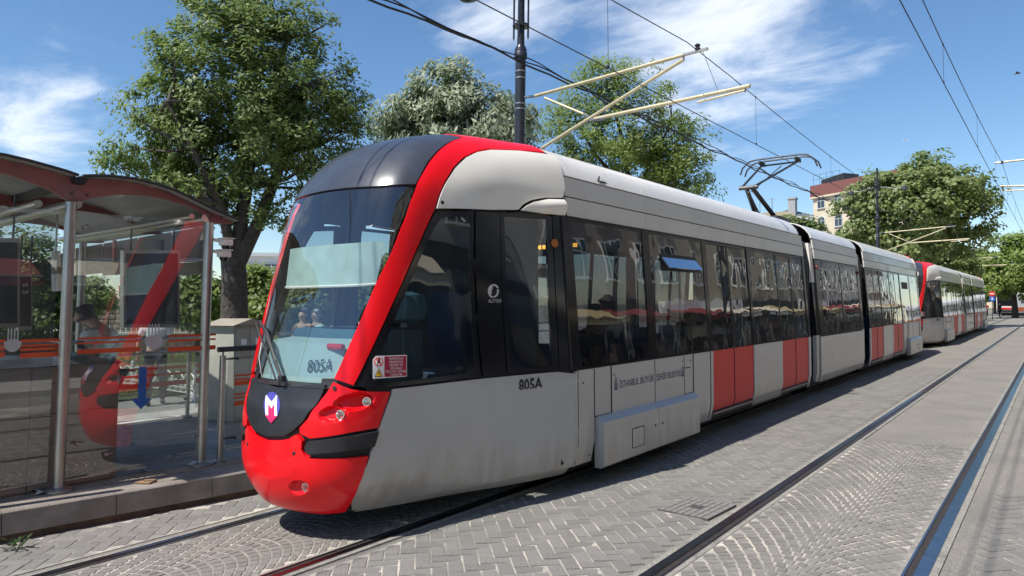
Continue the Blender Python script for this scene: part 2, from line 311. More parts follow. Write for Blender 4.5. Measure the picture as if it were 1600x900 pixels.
# rails: head, flange groove, guard lip set in a strip of mortar
mort = mat('rail_mortar', (.26, .245, .215), .95, var=.25, scale=40, bump=.6, bscale=70, dirt=(.13, .12, .11), dscale=4, dmin=.5, dmax=.7)
rl = ['blackened grooved rail nearer the tram on the empty right hand track', 'shiny blue reflecting rail at the right edge of the street', 'tram side rail running under the near side of the first tram', 'far rail between the platform kerb and the first tram']
for x, lb, w, side in zip(XR, rl, (.07, .085, .06, .06), (1, -1, -1, 1)):
    z = gz(x); y0, y1 = -6, 400; t = Thing('tram_rail', lb, 'rail', (x, 0, z), 'tram rails set in the street')
    def strip(a, b, za, zb): 
        m_ = MB(); ys_ = [y0+i*4 for i in range(12)]+[60, 100, 180, 400]
        for c, d in zip(ys_, ys_[1:]): m_.add([(a, c, za), (b, c, za), (b, d, za), (a, d, za), (a, c, zb), (b, c, zb), (b, d, zb), (a, d, zb)], [(4, 5, 6, 7), (0, 1, 5, 4), (2, 3, 7, 6), (1, 2, 6, 5), (3, 0, 4, 7)])
        return m_
    t.part('rail_head', strip(x-w/2, x+w/2, z-.03, z+.014), railm, smooth=0)
    g = side; a, b = sorted((x+g*(w/2+.001), x+g*(w/2+.05))); t.part('flange_groove', strip(a, b, z-.03, z+.0035), grv, smooth=0)
    a, b = sorted((x+g*(w/2+.051), x+g*(w/2+.068))); t.part('guard_lip', strip(a, b, z-.03, z+.0115), railm, smooth=0)
    a, b = sorted((x+g*(w/2+.069), x+g*(w/2+.11))); t.part('mortar_strip', strip(a, b, z-.03, z+.0065), mort, smooth=0)
    a, b = sorted((x-g*(w/2+.001), x-g*(w/2+.05))); t.part('mortar_strip', strip(a, b, z-.03, z+.008), mort, smooth=0)
# drain cover
t = Thing('drain_cover', 'square iron drain cover with a grid of paved cells in the street beside the rail', 'drain cover', (-2.68, 6.25, gz(-2.68)))
q = [np.array([-2.953, 6.00]), np.array([-2.905, 6.55]), np.array([-2.40, 6.50]), np.array([-2.441, 5.93])]
def dp(u, v): p = (q[0]*(1-u)+q[3]*u)*(1-v)+(q[1]*(1-u)+q[2]*u)*v; return (p[0], p[1], gz(p[0]))
mb = MB(); a = [dp(u, v) for u, v in ((0, 0), (1, 0), (1, 1), (0, 1))]; mb.prism([(p[0], p[1], p[2]-.01) for p in a], (0, 0, .0245)); t.part('cover_plate', mb, mat('cast_iron', (.10, .097, .09), .6, .3), smooth=0)
celm = mat('cover_cell', (.2, .192, .18), .85, var=.3, scale=90, bump=.5, bscale=150)
for i in range(8):
    for j in range(5):
        if 3 <= i <= 4 and j == 2: continue
        g = .012; a = [dp((i+g*8+.02)/8*1, (j+.06)/5), dp((i+.92)/8, (j+.06)/5), dp((i+.92)/8, (j+.94)/5), dp((i+.1)/8, (j+.94)/5)]
        mb = MB(); mb.prism([(p[0], p[1], p[2]+.0138) for p in a], (0, 0, .003)); t.part('cell', mb, celm, smooth=0)
mb = MB(); c_ = dp(.5, .5); mb.lathe((c_[0], c_[1], c_[2]+.0138), [(.06, 0), (.06, .006), (.04, .006), (.04, .003)], 16); t.part('emblem_ring', mb, steel)
# platform and its kerb
PZ0 = .15
plat = mat('platform_slab', (.20, .195, .19), .8, var=.15, scale=3, bump=.25, bscale=60, dirt=(.27, .25, .23), dscale=1.3, dmin=.5, dmax=.8)
pav = mat('pavement_slab', (.36, .345, .315), .85, var=.12, scale=4, island=.08, bump=.2, bscale=60)
def kp(y, off, z): x = kerb_x(y)-off; return (x, y, z)
ys = [-4, -2, 0, 1, 2, 3, 4, 4.6, 5, 6, 9, 14, 20, 34]
mb = MB()
for a, b in zip(ys, ys[1:]): mb.quad(kp(a, .42, PZ0-.012), kp(b, .42, PZ0-.012), (-11.0, b, PZ0-.012), (-11.0, a, PZ0-.012))
platform = structure('platform', mb, plat)
for i in range(14):                                            # kerb stones with an undercut foot
    y0 = -3.0+i*.86; y1 = y0+.852; mb = MB()
    P = [kp(y0, 0, 0), kp(y1, 0, 0)]; prof = [(0, PZ0-.20), (0, PZ0-.012), (.014, PZ0), (.42, PZ0), (.42, PZ0-.2)]
    V = []
    for p in P: V += [(p[0]-o_, p[1], z) for o_, z in prof]
    n = len(prof); mb.add(V, [(k, (k+1) % n, n+(k+1) % n, n+k) for k in range(n)]+[tuple(range(n)), tuple(range(2*n-1, n-1, -1))])
    structure('kerb_stone', mb, concrete, 0, parent=platform)
mb = MB()
for a, b in zip(ys[:-3], ys[1:]): 
    pa, pb = kp(a, .035, -.3), kp(b, .035, -.3); mb.quad(pa, pb, (pb[0], pb[1], PZ0-.19), (pa[0], pa[1], PZ0-.19))
structure('kerb_foot', mb, mat('rusty_brick', (.12, .075, .05), .95, var=.4, scale=9, bump=.8, bscale=30, dirt=(.06, .05, .045), dscale=3, dmin=.45, dmax=.65), parent=platform)
slabm = mat('platform_tile', (.235, .235, .235), .7, var=.12, scale=5, island=.08, bump=.15, bscale=50, dirt=(.3, .28, .26), dscale=1.2, dmin=.5, dmax=.8)
tact = mat('tactile_yellow', (.27, .215, .15), .85, var=.2, scale=9, island=.08, dirt=(.2, .17, .14), dscale=3, dmin=.45, dmax=.75)
def slab(a, b, c, d, z, h, M, name, par):
    mb = MB(); mb.prism([(p[0], p[1], z) for p in (a, b, c, d)], (0, 0, h)); return structure(name, mb, M, 0, parent=par)
for i in range(15):                                            # tactile tiles with blisters, then platform tiles
    y = 1.6+i*.3; o0 = .44; a, b = kp(y+.004, o0, 0), kp(y+.296, o0, 0); slab(a, b, (b[0]-.3, b[1], 0), (a[0]-.3, a[1], 0), PZ0-.014, .016, tact, 'tactile_tile', platform)
mb = MB()
for i in range(15):
    for u in range(5):
        for v in range(5):
            y = 1.6+i*.3+.04+v*.055; x = kerb_x(y)-.44-.04-u*.055; mb.lathe((x, y, PZ0+.001), [(.017, 0), (.011, .006)], 6)
structure('tactile_blisters', mb, tact, 40, 'stuff', platform)
for i in range(7):
    for j in range(8):
        y = 1.2+i*.6; x = kerb_x(y+.3)-.76-j*.42; g = .003
        if x-.42 < -10.95: continue
        slab((x-g, y+g), (x-g, y+.6-g), (x-.42+g, y+.6-g), (x-.42+g, y+g), PZ0-.014, .015, slabm, 'platform_tile', platform)
mb = MB(); mb.quad((-11, -6, PZ0-.016), (-11, 60, PZ0-.016), (-60, 60, PZ0-.016), (-60, -6, PZ0-.016)); pavement = structure('pavement', mb, pav)
mb = MB(); mb.box((-11.0, 10, PZ0), (.14, 30, .03), bev=.005); structure('pavement_edge', mb, cream)
for i in range(16):
    for j in range(6):
        x0, y0 = -11.1-j*.6, 1.6+i*.4; slab((x0-.005, y0+.005), (x0-.005, y0+.395), (x0-.595, y0+.395), (x0-.595, y0+.005), PZ0-.014, .014+random.uniform(0, .002), pav, 'pavement_slab', pavement)

# ================================================================ THE TRAMS
XC, YM = -5.25, 17.65
tram = Thing('tram', 'long grey and white tram with a red and black nose standing beside the glass shelter', 'tram', (XC, YM, gz(XC)), 'coupled trams on the left track')
# --- cab: a surface S(s, v), s 0 at the nose centre to 7 at the body joint, v up the rows
ROWS = [(.13, [(0, 3.75), (.3, 3.8), (.45, 3.9), (.55, 4.1), (.65, 4.4), (.8, 4.9), (1.02, 5.5), (1.2, 6.2)]),
 (.22, [(0, 3.56), (.3, 3.62), (.5, 3.78), (.6, 4.02), (.7, 4.35), (.88, 4.9), (1.08, 5.5), (1.275, 6.2)]),
 (.45, [(0, 3.46), (.35, 3.52), (.6, 3.65), (.74, 3.88), (.82, 4.3), (.95, 4.9), (1.12, 5.5), (1.325, 6.2)]),
 (.75, [(0, 3.46), (.38, 3.52), (.64, 3.65), (.78, 3.88), (.86, 4.3), (.99, 4.9), (1.14, 5.5), (1.325, 6.2)]),
 (1.0, [(0, 3.49), (.38, 3.53), (.64, 3.66), (.78, 3.88), (.87, 4.3), (1.0, 4.9), (1.15, 5.5), (1.325, 6.2)]),
 (1.22, [(0, 3.58), (.38, 3.61), (.64, 3.72), (.78, 3.92), (.88, 4.3), (1.0, 4.9), (1.15, 5.5), (1.323, 6.2)]),
 (2.0, [(0, 3.80), (.4, 3.83), (.68, 3.94), (.82, 4.12), (.9, 4.45), (1.0, 4.95), (1.13, 5.5), (1.265, 6.2)]),
 (2.75, [(0, 4.02), (.4, 4.05), (.7, 4.15), (.85, 4.32), (.92, 4.6), (1.0, 5.05), (1.08, 5.55), (1.212, 6.2)]),
 (3.1, [(0, 4.2), (.4, 4.24), (.68, 4.36), (.82, 4.55), (.9, 4.8), (.99, 5.15), (1.07, 5.6), (1.18, 6.2)]),
 (3.38, [(0, 4.5), (.36, 4.55), (.6, 4.68), (.74, 4.88), (.82, 5.1), (.9, 5.4), (.99, 5.75), (1.1, 6.2)]),
 (3.55, [(0, 4.95), (.3, 5.0), (.48, 5.1), (.58, 5.25), (.64, 5.4), (.7, 5.6), (.78, 5.85), (.9, 6.2)]),
 (3.62, [(0, 5.5), (.15, 5.52), (.26, 5.6), (.32, 5.7), (.36, 5.8), (.4, 5.9), (.45, 6.05), (.5, 6.2)])]
G = np.array([[(u, y, z) for u, y in r] for z, r in ROWS])       # rows x 8 x 3
Gm = G[:, :0:-1].copy(); Gm[:, :, 0] *= -1
GF = np.concatenate([Gm, G], 1)                                 # rows x 15, s = index - 7
def crw(t): t2, t3 = t*t, t*t*t; return np.array([-.5*t3+t2-.5*t, 1.5*t3-2.5*t2+1, -1.5*t3+2*t2+.5*t, .5*t3-.5*t2])
def SV(s, v):
    s = min(max(s+7, 0), 14); v = min(max(v, 0), len(ROWS)-1.0)
    i = min(int(s), 13); j = min(int(v), len(ROWS)-2); ws, wv = crw(s-i), crw(v-j)
    P = np.zeros(3)
    for b in range(4):
        jj = min(max(j-1+b, 0), len(ROWS)-1); row = GF[jj]
        for a in range(4):
            ii = i-1+a
            p = row[ii] if 0 <= ii <= 14 else (2*row[0]-row[1] if ii < 0 else 2*row[14]-row[13])
            P = P+p*(ws[a]*wv[b])
    return np.array([P[0]+XC, P[1], P[2]])
def SN(s, v, h=.02):
    n = np.cross(SV(s+h, v)-SV(s-h, v), SV(s, v+h)-SV(s, v-h)); return n/max(np.linalg.norm(n), 1e-9)
_ss = np.linspace(-7, 7, 113); _vs = np.linspace(0, 11, 89)
_V = [tuple(SV(s, v)) for v in _vs for s in _ss]; _F = [(r*113+k, r*113+k+1, (r+1)*113+k+1, (r+1)*113+k) for r in range(88) for k in range(112)]
BV = BVHTree.FromPolygons(_V, _F)
def px_sv(px, py):                                              # photograph pixel -> place on the cab surface
    for k in range(60):
        d = Vector(ray(px, py)); h = BV.ray_cast(Vector(CC), d)
        if h[0] is not None: break
        py += .7; px += .15
    if h[0] is None: return None
    r, c = divmod(h[2], 112); s, v = _ss[c]+.0625, _vs[r]+.0625; T = np.array(h[0])
    for _ in range(6):
        P = SV(s, v); A = np.stack([(SV(s+.01, v)-P)/.01, (SV(s, v+.01)-P)/.01], 1); ds = np.linalg.lstsq(A, T-P, rcond=None)[0]; s = min(max(s+ds[0], -7), 7); v = min(max(v+ds[1], 0), 11)
    return (s, v)
def pip(p, poly):
    x, y = p; ins = False
    for (x1, y1), (x2, y2) in zip(poly, poly[1:]+poly[:1]):
        if (y1 > y) != (y2 > y) and x < (x2-x1)*(y-y1)/(y2-y1)+x1: ins = not ins
    return ins
def dens(poly, st=.12):
    o = []
    for a, b in zip(poly, poly[1:]+poly[:1]):
        n = max(1, int(math.hypot((b[0]-a[0]), (b[1]-a[1]))/st)); o += [(a[0]+(b[0]-a[0])*k/n, a[1]+(b[1]-a[1])*k/n) for k in range(n)]
    return o
def curve(poly, n=4):                                           # rounds a pixel outline
    return poly
def cabpanel(name, poly, M, off=0, hole=None, thick=.03, disp=None, st=.11, mir=False, parent=None, extra=(), smooth=35):
    bd = dens(poly, st); vs = [Vector(p) for p in bd]; faces = [list(range(len(bd)))]; hb = []
    edges = []
    if hole:
        hb = dens(hole, st); k = len(vs); vs += [Vector(p) for p in hb]; edges = [(k+i, k+(i+1) % len(hb)) for i in range(len(hb))]
    xs = [p[0] for p in bd]; ys = [p[1] for p in bd]
    near = lambda p: min((p[0]-q[0])**2+(p[1]-q[1])**2 for q in bd+hb) < (st*.45)**2
    g = [(x, y) for x in np.arange(min(xs), max(xs), st) for y in np.arange(min(ys), max(ys), st)]+list(extra)
    vs += [Vector(p) for p in g if pip(p, bd) and not near(p) and not (hole and pip(p, hb))]
    r = delaunay_2d_cdt(vs, edges, faces, 1, 1e-6); V2 = [(p.x, p.y) for p in r[0]]; Fs = [tuple(f) for f in r[2]]
    if hole: Fs = [f for f in Fs if not pip((sum(V2[i][0] for i in f)/len(f), sum(V2[i][1] for i in f)/len(f)), hb)]
    P3 = []
    for s, v in V2:
        p = SV(s, v); n = SN(s, v); d = off
        if disp: d -= disp(*proj(p)) if s >= 0 or mir is None else 0
        P3.append(p+n*d)
    cnt = {}
    for f in Fs:
        for a, b in zip(f, f[1:]+f[:1]): cnt[(a, b)] = 1
    be = [(a, b) for (a, b) in cnt if (b, a) not in cnt]
    if thick:
        idx = {}; k = len(P3)
        for a, b in be:
            for q in (a, b):
                if q not in idx: idx[q] = k; k += 1; P3.append(P3[q]-SN(*V2[q])*thick)
        Fs += [(b, a, idx[a], idx[b]) for a, b in be]
    out = []
    for sgn in ((1, -1) if mir else (1,)):
        mb = MB(); mb.add([(XC+sgn*(p[0]-XC), p[1], p[2]) for p in P3], Fs if sgn > 0 else [f[::-1] for f in Fs])
        me = bpy.data.meshes.new(name); lx, ly, lz = tram.loc
        me.from_pydata([(x-lx, y-ly, z-lz) for x, y, z in mb.v], [], mb.f); me.materials.append(M); finish(me, smooth, False)
        out.append(link(bpy.data.objects.new(name, me), (parent[0 if sgn > 0 else 1] if isinstance(parent, list) else parent) or tram.o))
    return out
PXR = lambda pts: [q for q in (px_sv(*p) for p in pts) if q]
def sym(right, v_top=None, v_bot=None):                          # right-hand outline from top centre to bottom centre, closed by its mirror image
    r = list(right)
    return [(0, v_top)]+r+[(0, v_bot)]+[(-s, v) for s, v in r[::-1]]
def vz(z): 
    zs = [r[0] for r in ROWS]; return float(np.interp(z, zs, range(len(zs))))
ws_r = [(530, 298), (590, 294), (636, 291.5), (645, 294), (646, 300), (632, 335), (612, 385), (585, 440), (560, 500), (538, 550), (521, 586), (514, 590), (480, 590)]
_w = PXR(ws_r); windscreen = sym(_w, _w[0][1]+.01, _w[-1][1])
cabpanel('windscreen', windscreen, glw, -.004, thick=0)
cap_r = PXR([(530, 295), (590, 291), (649, 288), (656, 275), (668, 253), (686, 233), (704, 221), (722, 215.5)])
cabpanel('roof_cap', [(0, cap_r[0][1]+.005)]+cap_r+[(cap_r[-1][0]*.5, 10.25), (0, 10.3)]+[(-cap_r[-1][0]*.5, 10.25)]+[(-s, v) for s, v in cap_r[::-1]], roofblk, .004)
hoop_in = PXR([(523, 592), (541, 552), (563, 502), (588, 442), (615, 387), (635, 337), (649.5, 296), (652, 286), (659, 274), (671, 254), (689, 234), (707, 222), (724, 216.5)])+[(cap_r[-1][0]*.5, 10.27), (0, 10.33)]
hoop_out = PXR([(552, 602), (575, 556), (600, 502), (640, 412), (667, 350), (677, 329), (684, 305), (694, 284), (707, 263), (724, 246), (742, 237.5), (762, 233.5), (800, 235), (850, 239)])+[(6.4, 10.72), (5.0, 10.8), (3, 10.9), (0, 10.95)]
cabpanel('red_hoop', hoop_in+hoop_out[::-1][1:]+[] if False else hoop_out+hoop_in[::-1]+[], redm, .012, mir=True, st=.1)
cap_s = PXR([(681, 326), (687, 305), (698, 283), (711, 263), (727, 248), (744, 240), (765, 236.5), (810, 238), (846, 242)])
r_ = cap_s[-1][1]
pod_p = [(878, 309), (850, 309), (828, 313), (815, 320), (808, 328)]
cabpanel('roof_side_fairing', cap_s+[(6.98, min(r_, 10.55)), (6.98, 8.0)]+PXR(pod_p)+PXR([(770, 328), (720, 326)]), cream, .02, mir=True)
pod_poly = [(876, 313), (852, 312), (832, 316), (820, 322), (812, 329), (845, 334), (880, 337)]
pd = PXR(pod_poly); pc = np.mean(np.array([pd]), 1)[0]
cabpanel('mirror_pod', pd, cream, .03, mir=True, disp=lambda x, y: -.055*max(0, min(1, (x-808)/45))*max(0, 1-((y-323)/13)**2), st=.07)
# side glazing of the cab with its black surround
sw_o = [(556, 603), (578, 555), (603, 500), (643, 412), (670, 350), (681, 331), (740, 329), (752, 587), (700, 594), (650, 600), (610, 604), (580, 607)]
sw_i = [(577, 590), (600, 540), (640, 442), (672, 368), (690, 340), (735, 338), (745, 575), (738, 581), (680, 590), (610, 598), (585, 598)]
cabpanel('window_surround', PXR(sw_o), blk, .002, hole=PXR(sw_i), mir=True)
cabpanel('side_window', PXR(sw_i), glc, -.003, thick=0, mir=True)
cabpanel('door_post', PXR([(743, 330), (781, 333), (791, 583), (755, 587)]), blk, .003, mir=True)
dg = [(784, 334), (858, 340), (868, 576), (794, 582.5)]
cabpanel('cab_door', PXR([(782, 332), (862, 338), (873, 577), (793, 584)]), blk, .0, hole=PXR([(788, 338), (854, 343), (863, 571), (799, 577)]), mir=True)
cabpanel('door_glass', PXR([(788, 338), (854, 343), (863, 571), (799, 577)]), glc, -.004, thick=0, mir=True)
pp = PXR([(863, 339), (874, 577)]); cabpanel('door_pillar', [pp[0], (6.99, vz(2.8)), (6.99, vz(1.215)), pp[1]], blk, .004, mir=True)
lo = PXR([(614, 608), (650, 604), (700, 598), (752, 592), (820, 585.5), (872, 581)])
lb = PXR([(575, 722), (590, 677), (602, 643)])
cabpanel('side_panel', lo+[(6.995, vz(1.19)), (6.995, vz(.215)), (6.0, vz(.215)), (5, vz(.205)), (4, vz(.2)), (3.0, vz(.19)), (2.45, vz(.18))]+PXR([(549, 785)])+lb, white, .003, mir=True)
cabpanel('skirt_underside', [(2.5, vz(.18)), (3, vz(.19)), (4, vz(.2)), (5, vz(.205)), (6.9, vz(.215)), (6.9, .0), (2.5, 0)], white, -.004, mir=True)
# red nose: headlamp panels, rubber strips, bumper, black bib with the badge
pits = [(553, 628, 33, 14, -10, .075), (521, 647, 23, 13, -8, .055), (468, 760.5, 15, 11, 0, .05)]
def pitdepth(x, y):
    d = 0
    for cx, cy, a, b, rot, dep in pits:
        c, s_ = math.cos(R(rot)), math.sin(R(rot)); u, w = ((x-cx)*c+(y-cy)*s_)/a, (-(x-cx)*s_+(y-cy)*c)/b; q = u*u+w*w
        if q < 1: d = max(d, dep*min(1, (1-q)*1.9)*(.45+.55*(.5-.5*w)))
    return d
CRS = [[(398, 672), (405, 700), (420, 722), (440, 730), (460, 724), (476, 706)], [(497, 716), (503, 738), (518, 757), (545, 772)], [(392, 760), (400, 740), (425, 748), (450, 742), (468, 728)]]
def crease(x, y):
    d = 1e9
    for cv in CRS:
        for (x1, y1), (x2, y2) in zip(cv, cv[1:]):
            L2 = (x2-x1)**2+(y2-y1)**2; u = max(0, min(1, ((x-x1)*(x2-x1)+(y-y1)*(y2-y1))/L2)); d = min(d, math.hypot(x-x1-u*(x2-x1), y-y1-u*(y2-y1)))
    return -.005*math.exp(-(d/5)**2)
def fine(cx, cy, a, b, n=9): return PXR([(cx+a*x/n, cy+b*y/n) for x in range(-n, n+1) for y in range(-n, n+1) if (x*x+y*y) <= n*n*1.1])
hp = [(521, 597), (549, 608), (580, 612), (609, 612), (599, 643), (591, 668), (545, 676), (485, 685), (469, 677), (469, 668), (482, 654), (502, 625)]
cabpanel('headlamp_panel', PXR(hp), redm, .006, mir=True, disp=pitdepth, st=.09, extra=fine(542, 636, 50, 28, 16))
def lampparts(cx, cy, rpx, dep):
    s, v = px_sv(cx, cy); p = Vector(SV(s, v)); n = Vector(SN(s, v)); ax = (n*.55+Vector((0, -1, 0))*.6).normalized(); rr = rpx*np.linalg.norm(np.array(p)-CC)/F
    for sg in (1, -1):
        q = Vector((XC+sg*(p.x-XC), p.y, p.z)); a2 = Vector((sg*ax.x, ax.y, ax.z)); n2 = Vector((sg*n.x, n.y, n.z)); b0 = q-n2*dep
        mb = MB(); mb.lathe(b0, [(rr*1.12, -.03), (rr*1.12, .008), (rr*.9, .008), (rr*.55, -.02)], 20, a2); h = tram.part('headlamp', mb, chrome)
        mb = MB(); mb.lathe(b0+a2*.002, [(rr*.9, 0), (rr*.75, .012), (rr*.4, .018)], 20, a2); tram.part('lens', mb, glass('lamp_glass', (.9, .9, .88), 1, .08), h)
for a in ((574, 627.5, 6, .012), (532, 648, 6.5, .012), (478, 762, 6.3, .005)): lampparts(*a)
rs = [(479, 697), (484, 689), (545, 681), (590, 673), (583, 697), (540, 703), (485, 709), (480, 706)]
cabpanel('rubber_strip', PXR(rs), rub, .03, mir=True, thick=.05, st=.09)
bum = PXR([(438, 688), (452, 685.5), (464, 678.5), (473, 689), (472, 702), (478, 712), (486, 716), (575, 712), (566, 743), (556, 768), (546, 787)])
cabpanel('bumper', [(0, px_sv(432, 690)[1])]+bum+[(2.2, vz(.185)), (1.5, vz(.175)), (.8, vz(.17)), (0, vz(.17))]+[(-.8, vz(.17)), (-1.5, vz(.175)), (-2.2, vz(.185))]+[(-s, v) for s, v in bum[::-1]], redm, .014, disp=lambda x, y: pitdepth(x, y)+crease(x, y), st=.075, extra=fine(468, 760, 18, 14, 8), thick=.06)
bib = PXR([(480, 602), (509, 601), (505, 612), (490, 637), (474, 658), (458, 673), (445, 681)])
cabpanel('nose_bib', sym(bib, vz(1.205), px_sv(432, 684)[1]), blkp, .004)
lg = MB(); A = [SV(s, vz(1.215)) + np.array([0, -.01, 0]) for s in np.linspace(-1.7, 1.7, 15)]; B_ = [SV(s*.99, vz(1.25))+np.array([0, .07, 0]) for s in np.linspace(-1.7, 1.7, 15)]
lg.add([tuple(p) for p in A+B_], [(i, i+1, 16+i, 15+i) for i in range(14)]); tram.part('scuttle_ledge', lg, blkp)
E_ = lambda cx, cy, a, b, n=28: [(cx+a*math.cos(2*math.pi*k/n), cy+b*math.sin(2*math.pi*k/n)) for k in range(n)]
cabpanel('badge', PXR(E_(426, 634, 12.6, 21.5)), mat('badge_blue', (.075, .065, .36), .35), .009, thick=.004, st=.06)
cabpanel('badge_letter', PXR([(417, 649), (417, 619), (418.5, 618), (426, 628.5), (433.5, 618), (435, 619), (435, 650), (430.8, 650), (430.8, 632), (426, 638.5), (421, 632), (421, 649)]), mat('badge_white', (.8, .8, .8), .4), .0125, thick=.003, st=.05)
cabpanel('badge_arrow', PXR([(421.2, 649), (421.2, 633), (426, 639.5), (430.6, 633), (430.6, 650), (435.5, 650), (425.4, 661.5), (416, 648.5)]), mat('badge_pink', (.62, .02, .13), .4), .0125, thick=.003, st=.05)
for (a, b) in ((523, 606.5), (461, 708), (689, 317), ): 
    s, v = px_sv(a, b); p = Vector(SV(s, v)); n = Vector(SN(s, v))
    for sg in (1, -1): mb = MB(); mb.lathe((XC+sg*(p.x-XC), p.y, p.z), [(.016, .0), (.016, .0175 if a < 600 else .026)], 12, (sg*n.x, n.y, n.z)); tram.part('jacking_hole', mb, rub)
# dark inner shell of the cab, open behind the glass
op = [windscreen, PXR(sw_i), [(-s, v) for s, v in PXR(sw_i)], PXR(dg), [(-s, v) for s, v in PXR(dg)]]
V = []; Fs = []; nS, nV = 113, 89
for v in _vs:
    for s in _ss: p = SV(s, v); V.append(tuple(p-SN(s, v)*(.03+.05*(pip((s, v), op[1]) or False))))
for r in range(nV-1):
    for k in range(nS-1):
        cc = [(_ss[k+a], _vs[r+b]) for a in (0, 1) for b in (0, 1)]
        if any(pip(q, o) for o in op for q in cc): continue
        if any(math.hypot((proj(SV(*q))[0]-px)/a, (proj(SV(*q))[1]-py)/b) < 1.15 for q in cc if q[0] > 0 for px, py, a, b, _, _ in pits): continue
        Fs.append((r*nS+k, r*nS+k+1, (r+1)*nS+k+1, (r+1)*nS+k))
mb = MB(); mb.add(V, Fs); top = [tuple(SV(s, 11)) for s in np.linspace(-7, 7, 29)]; tram.part('cab_shell', mb, rub)
mb = MB(); mb.add([(p[0], p[1], p[2]-.004) for p in top], [tuple(range(29))]); tram.part('cab_roof', mb, roofm)
# cab interior
P = lambda u, y, z: (XC+u, y, z)
mb = MB(); N_ = 17; ss = np.linspace(-1.95, 1.95, N_); A = [SV(s, vz(1.25))-SN(s, 5)*.09 for s in ss]; B_ = [SV(s, vz(1.62))-SN(s, 5.2)*.12 for s in ss]; Cc = [p+np.array([0, .28, .03]) for p in B_]; D = [p+np.array([0, .5, -.12]) for p in B_]
mb.add([tuple(p) for p in A+B_+Cc+D], [(r*N_+i, r*N_+i+1, (r+1)*N_+i+1, (r+1)*N_+i) for r in range(3) for i in range(N_-1)]); dash = tram.part('dashboard', mb, teal)
mb = MB(); mb.box(P(0, 4.42, 1.42), (1.2, .6, .5), bev=.06); tram.part('control_desk', mb, tealb, dash)
mb = MB(); mb.box(P(.45, 4.5, 1.86), (.6, .3, .28), bev=.12); tram.part('binnacle', mb, tealb, dash)
mb = MB(); ba = [SV(s, vz(2.42))-SN(s, 6.5)*.10 for s in np.linspace(-2.1, 2.2, 9)]; bb = [SV(s, vz(2.08))-SN(s, 6.5)*.13 for s in np.linspace(-2.1, 2.2, 9)]; mb.add([tuple(p) for p in ba+bb], [(i, i+1, 10+i, 9+i) for i in range(8)]); bl = tram.part('sun_blind', mb, mat('blind_cloth', (.36, .46, .42), .8))
mb = MB(); mb.tube([tuple(p) for p in bb], .012, 6); tram.part('blind_rod', mb, cream, bl)
mb = MB(); mb.box(P(0, 5.95, 1.6), (2.0, .04, 2.3)); tram.part('cab_bulkhead', mb, dkint)
mb = MB(); mb.box(P(.1, 5.3, 1.15), (.5, .5, .12), bev=.04); mb.box(P(.1, 5.55, 1.6), (.48, .12, .85), bev=.05); tram.part('driver_seat', mb, seatm)
mb = MB(); mb.box(P(0, 4.9, .9), (1.5, 1.9, .05)); tram.part('cab_floor', mb, dkint)
s, v = px_sv(514, 538); p = Vector(SV(s, v))-Vector(SN(s, v))*.1
mb = MB(); mb.box(p, (.2, .05, .05), bev=.02); tram.part('led_unit', mb, mat('led_red', (.5, .02, .03), .3), dash)
# wiper, hand grip, mirrors
def cabpt(px, py, off): s, v = px_sv(px, py); return tuple(SV(s, v)+SN(s, v)*off)
mb = MB(); a, b = cabpt(448, 593, .05), cabpt(411, 497, .03); mb.tube([a, b], .011, 6); mb.tube([cabpt(440, 595, .06), cabpt(408, 495, .06)], .009, 6); mb.box(a, (.06, .05, .05), bev=.01); mb.tube([cabpt(441, 590, .02), cabpt(420, 520, .018), cabpt(405, 480, .018)], .014, 5); tram.part('wiper', mb, rub)
mb = MB(); mb.tube([cabpt(414, 591, .03), cabpt(413, 560, .05), cabpt(414, 537, .03)], .005, 6); tram.part('washer_arm', mb, darkst)
# warning sticker on the side glass and fleet number on the flank
def stick(name, poly, M, off=.008): return cabpanel(name, PXR(poly), M, off, thick=.002, st=.3)[0]
wht = mat('sticker_white', (.8, .79, .77), .45); stk = mat('sticker_red', (.42, .015, .05), .45); bkk = mat('ink_black', (.015, .015, .018), .5)
st0 = stick('warning_sticker', [(582, 562), (587, 556), (635, 554.5), (635, 588), (582, 592)], wht); st0['label'] = 'white and dark red warning sticker on the side window'
stick('red_field', [(600, 557), (634, 556), (634, 587), (600, 589)], stk, .0105).parent = st0
stick('prohibition_disc', E_(591, 565.5, 7, 7), redm, .0105).parent = st0; stick('disc_centre', E_(591, 565.5, 5.4, 5.4), wht, .0125).parent = st0
stick('pictogram', [(588, 570), (590, 560), (592, 559), (593, 564), (594, 570), (591, 567)], bkk, .0145).parent = st0; stick('disc_bar', [(586.5, 561), (587.5, 560.2), (595.6, 570), (594.6, 570.8)], redm, .0155).parent = st0
stick('warning_triangle', [(591, 575.5), (598, 588.5), (584.5, 589.5)], bkk, .0105).parent = st0; stick('triangle_field', [(591, 577.5), (596.4, 587.5), (586, 588.2)], mat('warning_yellow', (.75, .42, .02), .5), .0125).parent = st0
stick('exclamation_mark', [(590.3, 580), (591.8, 580), (591.5, 585), (590.7, 585)], bkk, .0145).parent = st0
